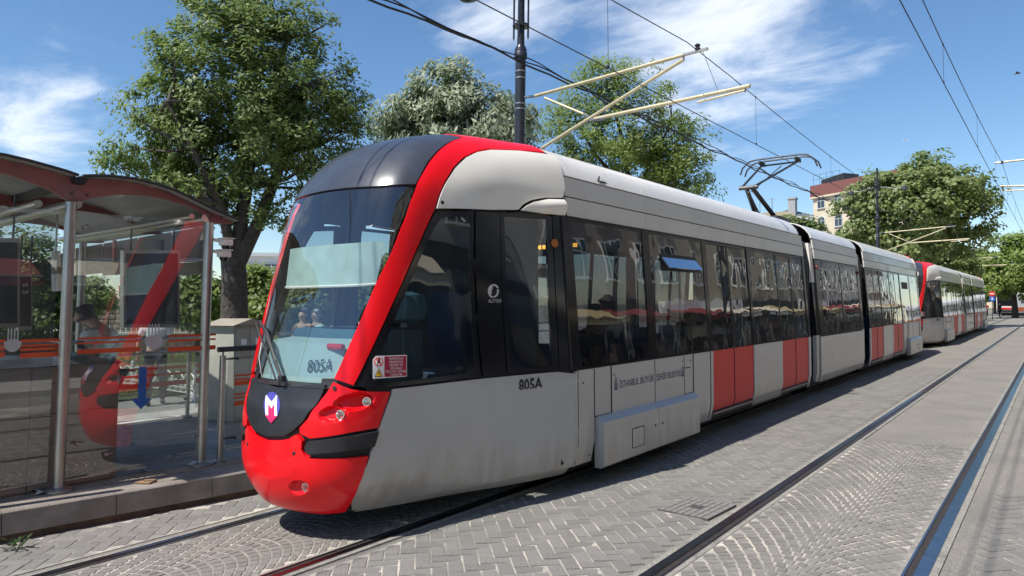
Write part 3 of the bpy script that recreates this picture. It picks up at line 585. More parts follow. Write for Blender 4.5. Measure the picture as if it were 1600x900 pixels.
def cab_text(txt, x0, x1, ybase, ytop, M, name, off=.014, slope=0, par=None, bold=.0, shear=0):
    tm = text_mesh(txt, 1.0, extrude=.0, bold=bold, shear=shear); w = max(p[0] for p in tm.v); h = max(p[1] for p in tm.v); o3 = []; 
    a, b = px_sv(x0, ybase), px_sv(x1, ybase+slope*(x1-x0)); c_, d_ = px_sv(x0, ytop), px_sv(x1, ytop+slope*(x1-x0))
    for x, y, z in tm.v:
        u, t_ = x/w, y/h; s = (a[0]*(1-u)+b[0]*u)*(1-t_)+(c_[0]*(1-u)+d_[0]*u)*t_; v = (a[1]*(1-u)+b[1]*u)*(1-t_)+(c_[1]*(1-u)+d_[1]*u)*t_; o3.append(tuple(SV(s, v)+SN(s, v)*off))
    tm.v = o3; return tram.part(name, tm, M, par, smooth=0)
for i, (tx, a, b) in enumerate((('TRAMVAYLAR', 606, 629), ('ARASINDAN', 607, 628), ('GEÇMEK VE', 607, 628), ('ASILARAK', 609, 627), ('YOLCULUK YAPMAK', 601, 633), ('YASAKTIR', 608, 627))):
    cab_text(tx, a, b, 562.3+i*5, 558.6+i*5, wht, 'sticker_text', .0135, -.03, st0)
cab_text('805A', 466, 509, 578.5, 559, mat('number_ink', (.012, .018, .02), .5), 'fleet_number', -.090, -.05, shear=.16)
cab_text('805A', 810, 847, 609, 592.5, bkk, 'side_number', .008, -.11, bold=.02)
cab_text('ALSTOM', 762, 782, 473, 467.5, mat('logo_silver', (.6, .58, .55), .4), 'maker_name', .01)
def ringpoly(cx, cy, a, b, a0, a1, n=20): return [(cx+a*math.cos(R(a0+(a1-a0)*k/n)), cy+b*math.sin(R(a0+(a1-a0)*k/n))) for k in range(n+1)]+[(cx+(a-2.6)*math.cos(R(a1+(a0-a1)*k/n)), cy+(b-2.6)*math.sin(R(a1+(a0-a1)*k/n))) for k in range(n+1)]
for a0, a1, rr in ((100, 330, 9), (-20, 90, 8), (140, 250, 6)): stick('maker_emblem', ringpoly(770.5, 455, rr, rr+2, a0, a1), MATS['logo_silver'], .009)
s, v = px_sv(866, 380); p = Vector(SV(s, v)); n = Vector(SN(s, v))
for sg in (1, -1): mb = MB(); mb.lathe((XC+sg*(p.x-XC), p.y, p.z), [(.045, 0), (.045, .015), (.03, .028)], 16, (sg*n.x, n.y, n.z)); tram.part('side_indicator', mb, mat('amber', (.42, .12, .02), .3))
# --- body modules: panels that follow one cross-section, built for both flanks
PROF = [(.10, 1.12), (.17, 1.2), (.215, 1.278), (.45, 1.325), (1.2, 1.325), (2.0, 1.267), (2.78, 1.21), (3.0, 1.193), (3.22, 1.165), (3.33, 1.12), (3.42, 1.05), (3.5, .95), (3.56, .82), (3.6, .62), (3.625, .4), (3.64, 0)]
PZs = [p[0] for p in PROF]; PUs = [p[1] for p in PROF]
def pu(z): return float(np.interp(z, PZs, PUs))
def strip_mb(sg, y0, y1, z0, z1, off=0, thick=.025, ny=1, droop=None):
    zs = [z0]+[z for z in PZs if z0+1e-4 < z < z1-1e-4]+[z1]; mb = MB(); ys_ = [y0+(y1-y0)*i/ny for i in range(ny+1)]
    def nrm(z):
        a, b = max(z-.02, PZs[0]), min(z+.02, PZs[-1]); d = np.array([pu(b)-pu(a), b-a]); d = d/np.linalg.norm(d); return (d[1], -d[0])
    O, I = [], []
    for y in ys_:
        for z in zs:
            n = nrm(z); k = droop(y) if droop else 0
            O.append((XC+sg*(pu(z)+n[0]*off), y, z+n[1]*off-k)); I.append((XC+sg*(pu(z)+n[0]*(off-thick)), y, z+n[1]*(off-thick)-k))
    m_ = len(zs); F_ = []
    for i in range(ny):
        for k in range(m_-1): a = i*m_+k; F_.append((a, a+1, a+m_+1, a+m_))
    n_ = len(O)
    for k in range(m_-1): F_.append((k, k+1, n_+k+1, n_+k)); e = ny*m_+k; F_.append((e, e+1, n_+e+1, n_+e))
    for i in range(ny): a = i*m_; F_.append((a, a+m_, n_+a+m_, n_+a)); a = i*m_+m_-1; F_.append((a, a+m_, n_+a+m_, n_+a))
    return mb.add(O+I, F_)
def lr(name, M, y0, y1, z0, z1, off=0, thick=.025, ny=1, smooth=30, label=None, parent=None):
    os_ = []
    for sg in (1, -1):
        o = tram.part(name, strip_mb(sg, y0, y1, z0, z1, off, thick, ny), M, (parent[0 if sg > 0 else 1] if parent else None), smooth, label); os_.append(o)
    return os_
def lrbox(name, M, u, y, z, su, sy, sz, bev=.01, parent=None):
    for sg in (1, -1): mb = MB(); mb.box((XC+sg*u, y, z), (su, sy, sz), bev=bev); tram.part(name, mb, M, (parent[0 if sg > 0 else 1] if parent else None))
g = .006
def door(y0, y1, zt=.335):
    ym = (y0+y1)/2
    for a, b in ((y0+g, ym-.008), (ym+.008, y1-g)):
        d = lr('door_leaf', doorred, a, b, zt, 1.195, -.012, .03); lr('door_glass', gls, a+.035, b-.035, 1.205, 2.74, -.012, .006, parent=d); lr('door_frame', blk, a, a+.033, 1.197, 2.76, -.010, .03, parent=d); lr('door_frame', blk, b-.033, b, 1.197, 2.76, -.010, .03, parent=d)
    lr('door_rubber', rub, ym-.007, ym+.007, zt, 2.76, -.006, .03); lr('door_header', blk, y0+g, y1-g, 2.745, 2.785, -.008, .03)
    lr('door_step', darkst, y0-.02, y1+.02, .205, .325, -.02, .05); lrbox('step_edge', steel, 1.30, ym, .30, .05, y1-y0, .02)
def window(y0, y1, zb=1.225, zt=2.745): lr('window', gls, y0, y1, zb, zt, -.006, .006); lr('window_sill', blk, y0, y1, 1.203, zb-.002, -.003, .03); lr('window_head', blk, y0, y1, zt+.002, 2.785, -.003, .03)
def pillar(y0, y1, M=blk, z0=1.203, z1=2.785): lr('window_pillar', M, y0, y1, z0, z1, .002, .03)
M1 = []; before = set(tram.o.children)
# first module, 6.0 to 14.85
lr('side_panel', white, 6.203, 6.52, .215, 1.195, 0, .025); lr('side_panel', white, 6.526, 6.885, .675, 1.195, -.004)
lr('side_panel', white, 6.89, 7.945, .675, 1.195, .002); lr('side_panel', white, 7.952, 8.80, .675, 1.195, .002); lr('side_panel', white, 8.806, 9.10, .675, 1.195, -.003); lr('side_panel', white, 9.105, 9.70, .215, 1.195, -.001)
lr('corner_panel', white, 9.705, 9.80, .215, 1.195, .003)
lr('equipment_bay', rub, 6.53, 9.1, .17, .67, -.05)
for sg in (1, -1):                                              # projecting equipment box with two doors and a sloping top
    for y0, y1 in ((6.56, 7.86), (7.87, 9.09)):
        mb = MB(); u0, u1 = 1.30, 1.415; mb.prism([(XC+sg*u0, y0, .135), (XC+sg*(u1-.03), y0, .135), (XC+sg*u1, y0, .16), (XC+sg*u1, y0, .62), (XC+sg*u0, y0, .70)], (0, y1-y0, 0)); bx = tram.part('equipment_box', mb, white)
        mb = MB(); yb = y1-.09 if y0 < 7 else y0+.09; mb.lathe((XC+sg*u1, yb, .43), [(.014, 0), (.014, .006)], 8, (sg, 0, 0)); tram.part('lock', mb, rub, bx)
        if y0 < 7:
            mb = MB(); mb.box((XC+sg*(u1+.002), 7.33, .36), (.006, .27, .21)); tram.part('hatch', mb, white, bx)
            for b in (((7.33, .467), (.29, .008)), ((7.33, .253), (.29, .008)), ((7.47, .36), (.008, .21)), ((7.19, .36), (.004, .21))): mb = MB(); mb.box((XC+sg*(u1+.003), b[0][0], b[0][1]), (.007, b[1][0], b[1][1])); tram.part('hatch_gap', mb, rub, bx)
lr('joint_strip', white, 6.165, 6.2, .215, 1.19, .003, .03); door(9.82, 11.52); lr('side_panel', white, 11.60, 13.02, .335, 1.195, .001); lr('corner_panel', white, 11.525, 11.595, .215, 1.195, .004); lr('skirt', white, 11.6, 13.02, .205, .328, -.004); door(13.04, 14.70); lr('corner_panel', white, 14.705, 14.84, .215, 1.195, .004)
lr('side_gap_backing', rub, 6.19, 14.8, .2, 1.2, -.045, .01)
pillar(6.10, 6.27); window(6.275, 7.86); pillar(7.865, 8.04); window(8.045, 9.69); pillar(9.695, 9.815); pillar(11.525, 11.62); window(11.625, 13.0); pillar(13.0, 13.04); pillar(14.705, 14.84)
for y_, z0_, z1_ in ((6.197, .22, 1.19), (6.523, .68, 1.19), (6.888, .68, 1.19), (7.949, .68, 1.19), (8.803, .68, 1.19), (9.1025, .26, 1.19), (9.7025, .26, 1.19)): lr('panel_gap', rub, y_-.006, y_+.006, z0_, z1_, .0045, .03)
lr('panel_gap', rub, 6.53, 6.88, .672, .684, .004, .03); lr('panel_gap', rub, 8.81, 9.10, .672, .684, .004, .03); lr('panel_gap', rub, 8.81, 9.0, 1.02, 1.03, .004, .03)
# tilted hopper vent in the second window
for sg in (1,):
    mb = MB(); M_ = Matrix.Rotation(R(-38), 3, 'Y'); mb.box((XC+sg*1.30, 8.87, 2.40), (.012, 1.05, .17), M=M_); hv = tram.part('hopper_vent', mb, glass('hopper_glass', (.5, .6, .75), 1, .35))
    lr('hopper_opening', rub, 8.33, 9.42, 2.30, 2.52, .002, .01)
for a, b in ((6.2, 8.0), (8.006, 11.5), (11.506, 14.84)): lr('cantrail_panel', fasc, a, b, 2.80, 2.995, .002, .025); lr('roof_fascia', fasc, a, b, 3.01, 3.215, 0, .025)
lr('cantrail_backing', rub, 6.2, 14.8, 2.75, 3.3, -.035, .01); lr('cantrail_rail', rub, 6.2, 14.84, 2.786, 2.799, .006, .02)
def roofing(y0, y1, cuts):
    c = [y0]+cuts+[y1]
    for a, b in zip(c, c[1:]):
        for sg in (1, -1): tram.part('roof_cover', strip_mb(sg, a, b-.006, 3.23, 3.64, .004, .02, 1), roofm)
    mb = MB(); mb.box((XC, (y0+y1)/2, 3.45), (1.7, y1-y0-.1, .2)); tram.part('roof_core', mb, rub)
roofing(6.2, 14.7, [8.0, 11.9])
def shell(y0, y1):
    mb = MB(); mb.box((XC, (y0+y1)/2, .30), (2.5, y1-y0, .08)); tram.part('floor', mb, dkint)
    mb = MB(); mb.box((XC, (y0+y1)/2, 2.84), (2.3, y1-y0, .05)); tram.part('ceiling', mb, mat('ceiling_panel', (.22, .22, .21), .6))
    mb = MB(); mb.box((XC, (y0+y1)/2, .16), (2.0, y1-y0-.4, .2)); tram.part('underframe', mb, rub)
shell(6.0, 14.8)
def seats(ys_):
    for y, d in ys_:
        for u in (-.85, .85):
            mb = MB(); mb.box((XC+u, y, .78), (.46, .44, .09), bev=.03); st_ = tram.part('seat', mb, seatm); mb = MB(); mb.box((XC+u, y+d*.22, 1.12), (.44, .08, .66), bev=.03); tram.part('seat_back', mb, seatm, st_)
seats([(6.6, -1), (7.5, 1), (8.2, -1), (9.2, 1), (12.0, -1), (12.8, 1)])
gp = mat('grab_pole_yellow', (.28, .3, .3), .3, .6)
for y, u in ((6.35, .4), (7.9, -.5), (8.75, .35), (9.75, .85), (11.55, .85), (11.6, -.8), (13.0, .8), (10.65, 0), (13.9, 0)): mb = MB(); mb.bar((XC+u, y, .34), (XC+u, y, 2.8), .018, 8); tram.part('grab_pole', mb, gp)
mb = MB(); mb.box((XC+.55, 6.9, 2.55), (1.0, .12, .2), bev=.02); ld = tram.part('destination_display', mb, dkint)
mb = MB(); 
for i in range(11): mb.box((XC+.2+i*.07, 6.835, 2.55), (.04+.02*(i % 3), .004, .045))
tram.part('display_dots', mb, mat('led_amber', (.9, .42, .05), .5, emit=2.0), ld)
# bellows end of the module and its bright corner post
def bellows(y0, y1):
    n = 9
    for k in range(n):
        y = y0+(y1-y0)*(k+.5)/n; mb = MB(); w = 1.17 if k % 2 else 1.12; h = 3.22 if k % 2 else 3.16; V = [(XC-w, y, .3), (XC+w, y, .3), (XC+w, y, 2.7), (XC+w-.08, y, h-.1), (XC+w-.25, y, h), (XC-w+.25, y, h), (XC-w+.08, y, h-.1), (XC-w, y, 2.7)]
        mb.prism([(a, b-(y1-y0)/n*.46, c) for a, b, c in V], (0, (y1-y0)/n*.92, 0)); tram.part('bellows_fold', mb, mat('bellows_rubber', (.055, .055, .058), .7, var=.2, dirt=(.1, .095, .09), dscale=3))
def endpost(y0, y1, M=cream):
    lr('end_post', M, y0, y1, 2.3, 3.12, -.03, .08); lr('end_post', blk, y0, y1, 1.2, 2.297, -.03, .08); lr('end_post', white, y0, y1, .215, 1.197, -.03, .08)
bellows(14.84, 15.5)
bodyset = [o for o in tram.o.children]
# middle module 15.45 - 19.85
m2 = set(tram.o.children)
endpost(15.40, 15.62); endpost(19.70, 19.90)
for a, b in ((15.63, 16.55), (16.556, 17.65), (17.656, 18.75), (18.756, 19.69)): lr('side_panel', white, a, b, .34, 1.165, 0); lr('skirt', white, a, b, .215, .332, -.006)
pillar(15.63, 15.95); window(15.955, 17.72); pillar(17.725, 17.83); window(17.835, 19.50); pillar(19.505, 19.69)
lr('cantrail_panel', fasc, 15.63, 19.69, 2.80, 2.995, .002); lr('roof_fascia', fasc, 15.63, 19.69, 3.01, 3.215, 0); lr('cantrail_backing', rub, 15.63, 19.69, 2.75, 3.3, -.035, .01); lr('side_gap_backing', rub, 15.63, 19.69, .2, 1.2, -.045, .01)
roofing(15.6, 19.75, [17.65]); shell(15.5, 19.8); seats([(16.3, -1), (17.2, 1), (18.1, -1), (19.0, 1)])
for y in (15.7, 19.6):
    for sg in (1, -1): mb = MB(); mb.lathe((XC+sg*1.2, y, 2.62), [(.04, 0), (.04, .05), (.02, .06)], 10, (sg, 0, 0)); tram.part('marker_lamp', mb, mat('lamp_red', (.3, .03, .02), .3))
mids = [o for o in tram.o.children if o not in m2]
# lettering on the first module
for tx, y0, sz in (('İSTANBUL', 7.06, .118), ('BÜYÜK', 7.56, .118), ('ŞEHİR', 7.98, .118), ('BELEDİYESİ', 8.30, .112)):
    tm = text_mesh(tx, sz, .0, bold=.001); w = max(p[0] for p in tm.v); tgt = {'İSTANBUL': .47, 'BÜYÜK': .365, 'ŞEHİR': .29, 'BELEDİYESİ': .40}[tx]; tm.v = [(p[0]*tgt/w, p[1]*.95, p[2]) for p in tm.v]
    tram.part('council_lettering', place_text(tm, (XC+1.327, y0, .935), (0, 1, 0), (0, 0, 1), (1, 0, 0)), mat('council_blue', (.03, .045, .12), .5), smooth=0)
for y in (6.985, 8.755):
    mb = MB(); mb.prism([(XC+1.328, y+dx, .92+dz) for dx, dz in ((-.03, 0), (.03, 0), (.035, .05), (.022, .09), (0, .15), (-.022, .09), (-.035, .05))], (.002, 0, 0)); em = tram.part('council_emblem', mb, MATS['council_blue'])
    for dx in (-.012, .012): mb = MB(); mb.box((XC+1.331, y+dx, .985), (.002, .006, .09)); tram.part('emblem_slit', mb, white, em)
for y, z in ((6.30, 1.06), (6.95, 1.09), (9.0, 1.11), (6.4, .3), (8.75, 1.12)): mb = MB(); mb.lathe((XC+1.325, y, z), [(.01, 0), (.01, .006)], 8, (1, 0, 0)); tram.part('panel_lock', mb, rub)
# warning triangle on the roof cover
wtp = lambda y, z, o: (XC+pu(z)+o*.92, y, z+o*.4)
mb = MB(); mb.prism([wtp(6.90, 3.25, .012), wtp(7.12, 3.25, .012), wtp(6.98, 3.325, .012)], (.004, 0, .003)); wt = tram.part('voltage_triangle', mb, bkk)
mb = MB(); mb.prism([wtp(6.945, 3.262, .02), wtp(7.065, 3.262, .02), wtp(6.985, 3.308, .02)], (.003, 0, .002)); tram.part('triangle_field', mb, wht, wt)
# rear half: the same cab and module turned round about the middle of the tram
skip = {'warning_sticker', 'panel_lock'}
for o in [o for o in bodyset if o.name.split('.')[0] not in skip]:
    c = copy_tree(o, tram.o); c.rotation_euler = (0, 0, math.pi)
for o in list(tram.o.children):                                 # wheels and bogies glimpsed under the skirts
    pass
for y in (7.4, 9.2, 16.9, 18.4, 26.1, 27.9):
    for sg in (1, -1): mb = MB(); mb.lathe((XC+sg*.69, y, gz(XC)+.31), [(.24, -.05), (.3, -.05), (.3, .05), (.26, .06), (.1, .06)], 20, (sg, 0, 0)); tram.part('wheel', mb, darkst)
# second tram of the pair: everything but the pantograph
tram2 = copy_tree(tram.o); tram2.location.y += 29.35; tram2['label'] = 'second grey tram with a red nose coupled behind the nearest tram'
# pantograph on the roof of the first tram
pg = None
def pt(u, y, z): return (XC+u, y, z)
mb = MB(); mb.box(pt(0, 16.2, 3.72), (.9, .9, .12), bev=.02); pg = tram.part('pantograph', mb, darkst)
mb = MB(); mb.tube([pt(-.22, 16.45, 3.75), pt(-.06, 15.25, 4.36)], .05, 8); mb.tube([pt(.22, 16.45, 3.75), pt(.06, 15.25, 4.36)], .05, 8); mb.bar(pt(0, 16.0, 3.78), pt(0, 15.2, 4.27), .02); tram.part('lower_arm', mb, darkst, pg)
mb = MB(); mb.bar(pt(-.2, 15.2, 4.36), pt(.2, 15.2, 4.36), .045); mb.tube([pt(-.14, 15.2, 4.38), pt(-.42, 17.35, 5.2)], .026, 8); mb.tube([pt(.14, 15.2, 4.38), pt(.42, 17.35, 5.2)], .026, 8); mb.bar(pt(-.42, 17.35, 5.2), pt(.42, 17.35, 5.2), .022); mb.bar(pt(0, 15.4, 4.30), pt(.1, 17.2, 5.12), .012); tram.part('upper_arm', mb, darkst, pg)
for dy in (-.16, .16):
    mb = MB(); mb.tube([pt(-.9, 17.4+dy, 5.02), pt(-.84, 17.4+dy, 5.18), pt(-.68, 17.4+dy, 5.315), pt(-.5, 17.4+dy, 5.345), pt(.5, 17.4+dy, 5.345), pt(.68, 17.4+dy, 5.315), pt(.84, 17.4+dy, 5.18), pt(.9, 17.4+dy, 5.02)], .02, 8); tram.part('collector_bow', mb, darkst, pg)
for u in (-.42, .42): mb = MB(); mb.box(pt(u, 17.4, 5.26), (.05, .4, .09), bev=.01); tram.part('bow_spring_box', mb, rub, pg)
for y in (15.9, 16.5):
    for u in (-.35, .35): mb = MB(); mb.lathe(pt(u, y, 3.6), [(.05, 0), (.05, .03), (.03, .04), (.05, .06), (.03, .08), (.045, .1)], 10); tram.part('insulator', mb, mat('insulator_brown', (.12, .04, .025), .2), pg)


# ================================================================ SHELTER AND PLATFORM FURNITURE
LEAN = np.array([0, -(-.033), 1.0]); LEAN /= np.linalg.norm(LEAN)  # the street climbs, so plumb things lean a little in street coordinates
Q1, Q2 = on_z(91, 768, PZ0), on_z(314, 727, PZ0); SD = (Q2-Q1)/np.linalg.norm(Q2-Q1); SNn = np.cross(SD, LEAN); SNn /= np.linalg.norm(SNn)
IN = -SNn if SNn[0] > 0 else SNn                               # into the platform
BAY = float(np.linalg.norm(Q2-Q1))
def sp(px, py, d=0): return on_plane(px, py, Q1+IN*d, SNn)
def sq(a, h, d=0): return Q1+SD*a+LEAN*h+IN*d                    # along, up, inwards
def pole_at(mb, a, d, r, h0, h1, n=14): return mb.tube([sq(a, h0, d), sq(a, h1, d)], r, n)
sh = Thing('tram_shelter', 'curved roof tram stop shelter with steel posts and faded red beams', 'shelter', Q1)
def upx(pts, d=0): return [sp(x, y, 0)+IN*d for x, y in pts]
up_r = [(121, 280), (140, 279.5), (165, 280), (200, 284), (235, 292), (265, 302), (295, 316.5), (325, 331), (350, 341.5), (366, 348)]
lo_r = [(360, 349.5), (345, 349), (333, 349), (326, 344), (322, 336), (314, 330), (295, 321.5), (262, 311), (225, 305), (185, 303.5), (150, 308), (130, 314)]
up_l = [(-95, 238), (-50, 241), (0, 248), (35, 256), (70, 265.5), (95, 272.5), (114, 279)]
lo_l = [(112, 316), (100, 309), (75, 295), (45, 283), (10, 271.5), (-40, 262), (-95, 258)]
depths = [0, 1.75, 3.6]
for d in depths:
    mb = MB(); mb.prism([tuple(p) for p in upx(up_r, d)+upx(lo_r, d)], tuple(IN*.05)); b1 = sh.part('roof_beam', mb, pinkred, smooth=0)
    mb = MB(); mb.prism([tuple(p) for p in upx(up_l, d)+upx([(121, 280), (130, 314)], d)+upx(lo_l, d)], tuple(IN*.05)); b2 = sh.part('roof_beam', mb, pinkred, smooth=0)
    for bb_, pxy, r in ((b2, (124, 304), .052), (b1, (339, 338), .045)):
        c0 = sp(*pxy)+IN*d; mb = MB(); mb.lathe(tuple(c0-IN*.001), [(r, 0), (r, .006), (r*.8, .006), (r*.8, .002)], 20, tuple(-IN)); sh.part('boss', mb, pinkred, bb_)
        for k in (-1, 1): mb = MB(); mb.lathe(tuple(c0+SD*k*r*1.35), [(.011, 0), (.011, .008)], 8, tuple(-IN)); sh.part('bolt', mb, darkst, bb_)
DEP = 3.9
for prof in (up_r, up_l):
    a = upx(prof, -.12); n = len(a)
    for i in range(n-1):                                         # sheets laid side by side, with dark edge trims
        pass
    for k in range(3):
        d0, d1 = -.12+k*1.34, -.12+(k+1)*1.34-.012; mb = MB(); A = [p+LEAN*.012 for p in upx(prof, d0)]; B_ = [p+LEAN*.012 for p in upx(prof, d1)]
        mb.add([tuple(p) for p in A+B_]+[tuple(p+LEAN*.012) for p in A+B_], [(i, i+1, n+i+1, n+i) for i in range(n-1)]+[(2*n+i, 2*n+i+1, 3*n+i+1, 3*n+i) for i in range(n-1)]); sh.part('roof_sheet', mb, roofg, smooth=60)
    mb = MB(); A = upx(prof, -.14); mb.tube([tuple(p+LEAN*.016) for p in A], .016, 6); sh.part('edge_trim', mb, rub)
mb = MB(); v0 = sp(118, 280); mb.prism([tuple(v0+SD*x+LEAN*z-IN*.1) for x, z in ((-.05, .01), (-.03, -.05), (.05, -.055), (.075, .0))], tuple(IN*4)); sh.part('valley_gutter', mb, rub)
for pxy, r, nm in (((322, 341), .05, 'purlin'), ((300, 338), .03, 'purlin'), ((120, 318), .05, 'purlin'), ((60, 318), .035, 'purlin'), ((-30, 290), .04, 'purlin')):
    p = sp(*pxy); mb = MB(); mb.bar(tuple(p), tuple(p+IN*DEP), r, 12); sh.part(nm, mb, steel)
tops = [float((sp(111, 316)-Q1)@LEAN), float((sp(328, 348)-Q2)@LEAN)]
for a, h in ((0, tops[0]), (BAY, tops[1]), (-BAY, tops[0])):
    for d in (0, 3.6):
        mb = MB(); pole_at(mb, a, d, .049, 0, h); pst = sh.part('post', mb, steel)
        mb = MB(); mb.lathe(tuple(sq(a, 0, d)), [(.125, 0), (.125, .02), (.10, .035), (.058, .045), (.055, .05)], 20, tuple(LEAN)); sh.part('base_flange', mb, steel, pst)
pdp = lambda a: .075-.044*a
def gpane(a0, a1, h0, h1, d, name='glass_pane'):
    mb = MB(); mb.prism([tuple(sq(a, h, pdp(a))) for a, h in ((a0, h0), (a1, h0), (a1, h1), (a0, h1))], tuple(IN*.010)); return sh.part(name, mb, glsh, smooth=0)
panes = [gpane(.07, BAY-.02, .07, 2.66, .06), gpane(-BAY+.06, -.07, .07, 2.66, .06)]
def gh(px, py): p = sp(px, py, .06); return float((p-Q1)@SD), float((p-Q1)@LEAN)
def stk_(x, y): a, h = gh(x, y); return tuple(sq(a, h, pdp(a)-.007))
stripe = mat('stripe_orange_red', (.55, .07, .015), .5); emb = mat('emblem_grey', (.42, .41, .40), .5)
def stripe_on(pane, x0, x1, y, t):
    (a0, h), (a1, _) = gh(x0, y), gh(x1, y); mb = MB(); k = gh(x0, y-t/2)[1]-gh(x0, y+t/2)[1]; mb.prism([tuple(sq(a, z, pdp(a)-.006)) for a, z in ((a0, h-k/2), (a1, h-k/2), (a1, h+k/2), (a0, h+k/2))], tuple(IN*.003)); sh.part('red_stripe', mb, stripe, pane, 0)
for x0, x1 in ((113, 205), (254, 327)):
    for y, t in ((530, 3.4), (537.5, 3), (551, 7)): stripe_on(panes[0], x0 if y < 545 else x0, (x1+6 if x0 < 200 else x1), y, t)
for x0, x1 in ((-120, 0), (24, 97)):
    for y, t in ((531.5, 5), (539, 3.4), (545, 4.6), (554.5, 8)): stripe_on(panes[1], x0, x1, y, t)
for cx, cy, pane in ((231, 536, panes[0]), (12, 536, panes[1])):
    pp_ = [(cx-14, cy-3)]+[(cx+14*math.cos(R(a)), cy-3+15*math.sin(R(a))) for a in range(180, -1, -15)]+[(cx+14, cy-3), (cx+6, cy-8), (cx-6, cy-8)]; mb = MB(); mb.prism([stk_(x, y) for x, y in pp_], tuple(IN*.003)); e0 = sh.part('city_emblem', mb, emb, pane, 0)
    for i in range(4):
        x = cx-7.5+i*5; mb = MB(); mb.prism([stk_(a, b) for a, b in ((x-1, cy-7), (x+1, cy-7), (x+1, cy-24), (x, cy-27), (x-1, cy-24))], tuple(IN*.003)); sh.part('emblem_minaret', mb, emb, pane, 0)
mb = MB(); mb.prism([stk_(x, y) for x, y in ((210, 577), (222, 577), (222, 626), (231, 628), (215, 643), (200, 628), (210, 626))], tuple(IN*.003)); sh.part('blue_arrow', mb, mat('arrow_blue', (.008, .09, .32), .45), panes[0], 0)
for pxy in ((103, 352), (135, 354), (86, 698), (119, 693), (165, 710), (302, 681), (318, 585)):
    p = sp(*pxy, .03); mb = MB(); mb.lathe(tuple(p), [(.02, 0), (.02, .02), (.012, .03)], 10, tuple(-IN)); mb.bar(tuple(p+IN*.01), tuple(p+IN*.01+SD*.07), .007, 6); sh.part('glass_clamp', mb, steel)
# beige gantry panels over the platform
dG = 4.0
gy = mat('gantry_beige', (.34, .30, .235), .6, var=.15, dirt=(.2, .16, .12), dscale=3, dmin=.5, dmax=.8)
gt = Thing('platform_gantry', 'beige panelled gantry crossing over the platform behind the shelter', 'gantry', Q1+IN*dG)
for x0, x1 in ((118, 160), (162, 215), (217, 268), (270, 322)):
    f = lambda x: 388-(x-118)*.17
    mb = MB(); mb.prism([tuple(on_plane(x, y, Q1+IN*dG, SNn)) for x, y in ((x0, f(x0)), (x1, f(x1)), (x1, 404), (x0, 404))], tuple(IN*.05)); gt.part('panel', mb, gy, smooth=0)
    mb = MB(); mb.prism([tuple(on_plane(x, y, Q1+IN*dG, SNn)) for x, y in ((x0, 411), (x1, 409), (x1, 427), (x0, 431))], tuple(IN*.05)); gt.part('panel', mb, gy, smooth=0)
mb = MB(); mb.bar(tuple(on_plane(112, 408, Q1+IN*(dG-.05), SNn)), tuple(on_plane(325, 406, Q1+IN*(dG-.05), SNn)), .035, 8); gt.part('rail', mb, steel)
for x in (179, 253, 318):
    a, b = on_plane(x, 375, Q1+IN*(dG-.06), SNn), on_plane(x, 430, Q1+IN*(dG-.06), SNn); mb = MB(); mb.bar(tuple(a), tuple(b if x < 300 else np.array([b[0], b[1], PZ0])), .03, 8); gt.part('upright', mb, pinkred if x < 200 else darkst)
mb = MB(); p = on_plane(108, 425, Q1+IN*(dG-.06), SNn); mb.bar(tuple(p), (p[0], p[1], PZ0), .05, 8); gt.part('upright', mb, steel)
# hanging boards
bface = mat('board_face', (.035, .04, .055), .35, var=.1, coat=.2)
def board(x0, y0, x1, y1, d, label, poster=False):
    q = [on_plane(x, y, Q1+IN*d, SNn) for x, y in ((x0, y0), (x1, y0), (x1, y1), (x0, y1))]; b = Thing('notice_board', label, 'notice board', (q[2]+q[3])/2)
    mb = MB(); mb.prism([tuple(p) for p in q], tuple(IN*.10)); b.part('board_case', mb, steel, smooth=0)
    c_ = sum(q)/4; qq = [p+(c_-p)/np.linalg.norm(c_-p)*.05-IN*.004 for p in q]; mb = MB(); mb.prism([tuple(p) for p in qq], tuple(IN*.003)); f_ = b.part('board_face', mb, bface if not poster else mat('poster_dark', (.03, .018, .012), .4, var=.5, scale=3), smooth=0)
    if poster:
        tm = text_mesh('sil', .07, 0); b.part('poster_text', place_text(tm, qq[0]+SD*.03-LEAN*.12-IN*.003, SD, LEAN, -IN), wht, f_); tm = text_mesh('tal', .07, 0); b.part('poster_text', place_text(tm, qq[0]+SD*.03-LEAN*.2-IN*.003, SD, LEAN, -IN), wht, f_)
    for k in (.12, .88):
        p = q[0]*(1-k)+q[1]*k; mb = MB(); mb.bar(tuple(p), tuple(p+LEAN*.45), .012, 6); b.part('hanger', mb, darkst)
board(193, 391, 281, 512, 1.6, 'large dark notice board hanging behind the glass near the right end post')
board(-60, 372, 31, 512, 1.2, 'large dark notice board cut off at the left edge of the photo')
board(29, 426, 50, 516, 2.4, 'narrow dark poster panel beside the left notice board', True)
t = Thing('tube_sign', 'white narrow tube sign hanging left of the near shelter post', 'sign', on_plane(88, 455, Q1+IN*1.0, SNn))
a, b = on_plane(87, 392, Q1+IN*1.0, SNn), on_plane(89, 455, Q1+IN*1.0, SNn); mb = MB(); mb.tube([tuple(a), tuple(b)], .045, 12); t.part('tube', mb, cream); mb = MB(); m0 = a*.6+b*.4; m1 = a*.42+b*.58; mb.tube([tuple(m0), tuple(m1)], .046, 12); t.part('band', mb, gy); mb = MB(); mb.bar(tuple(a), tuple(a+LEAN*.5), .01, 6); mb.bar(tuple(m0), tuple(m0+SD*.12), .01, 6); t.part('bracket', mb, steel)
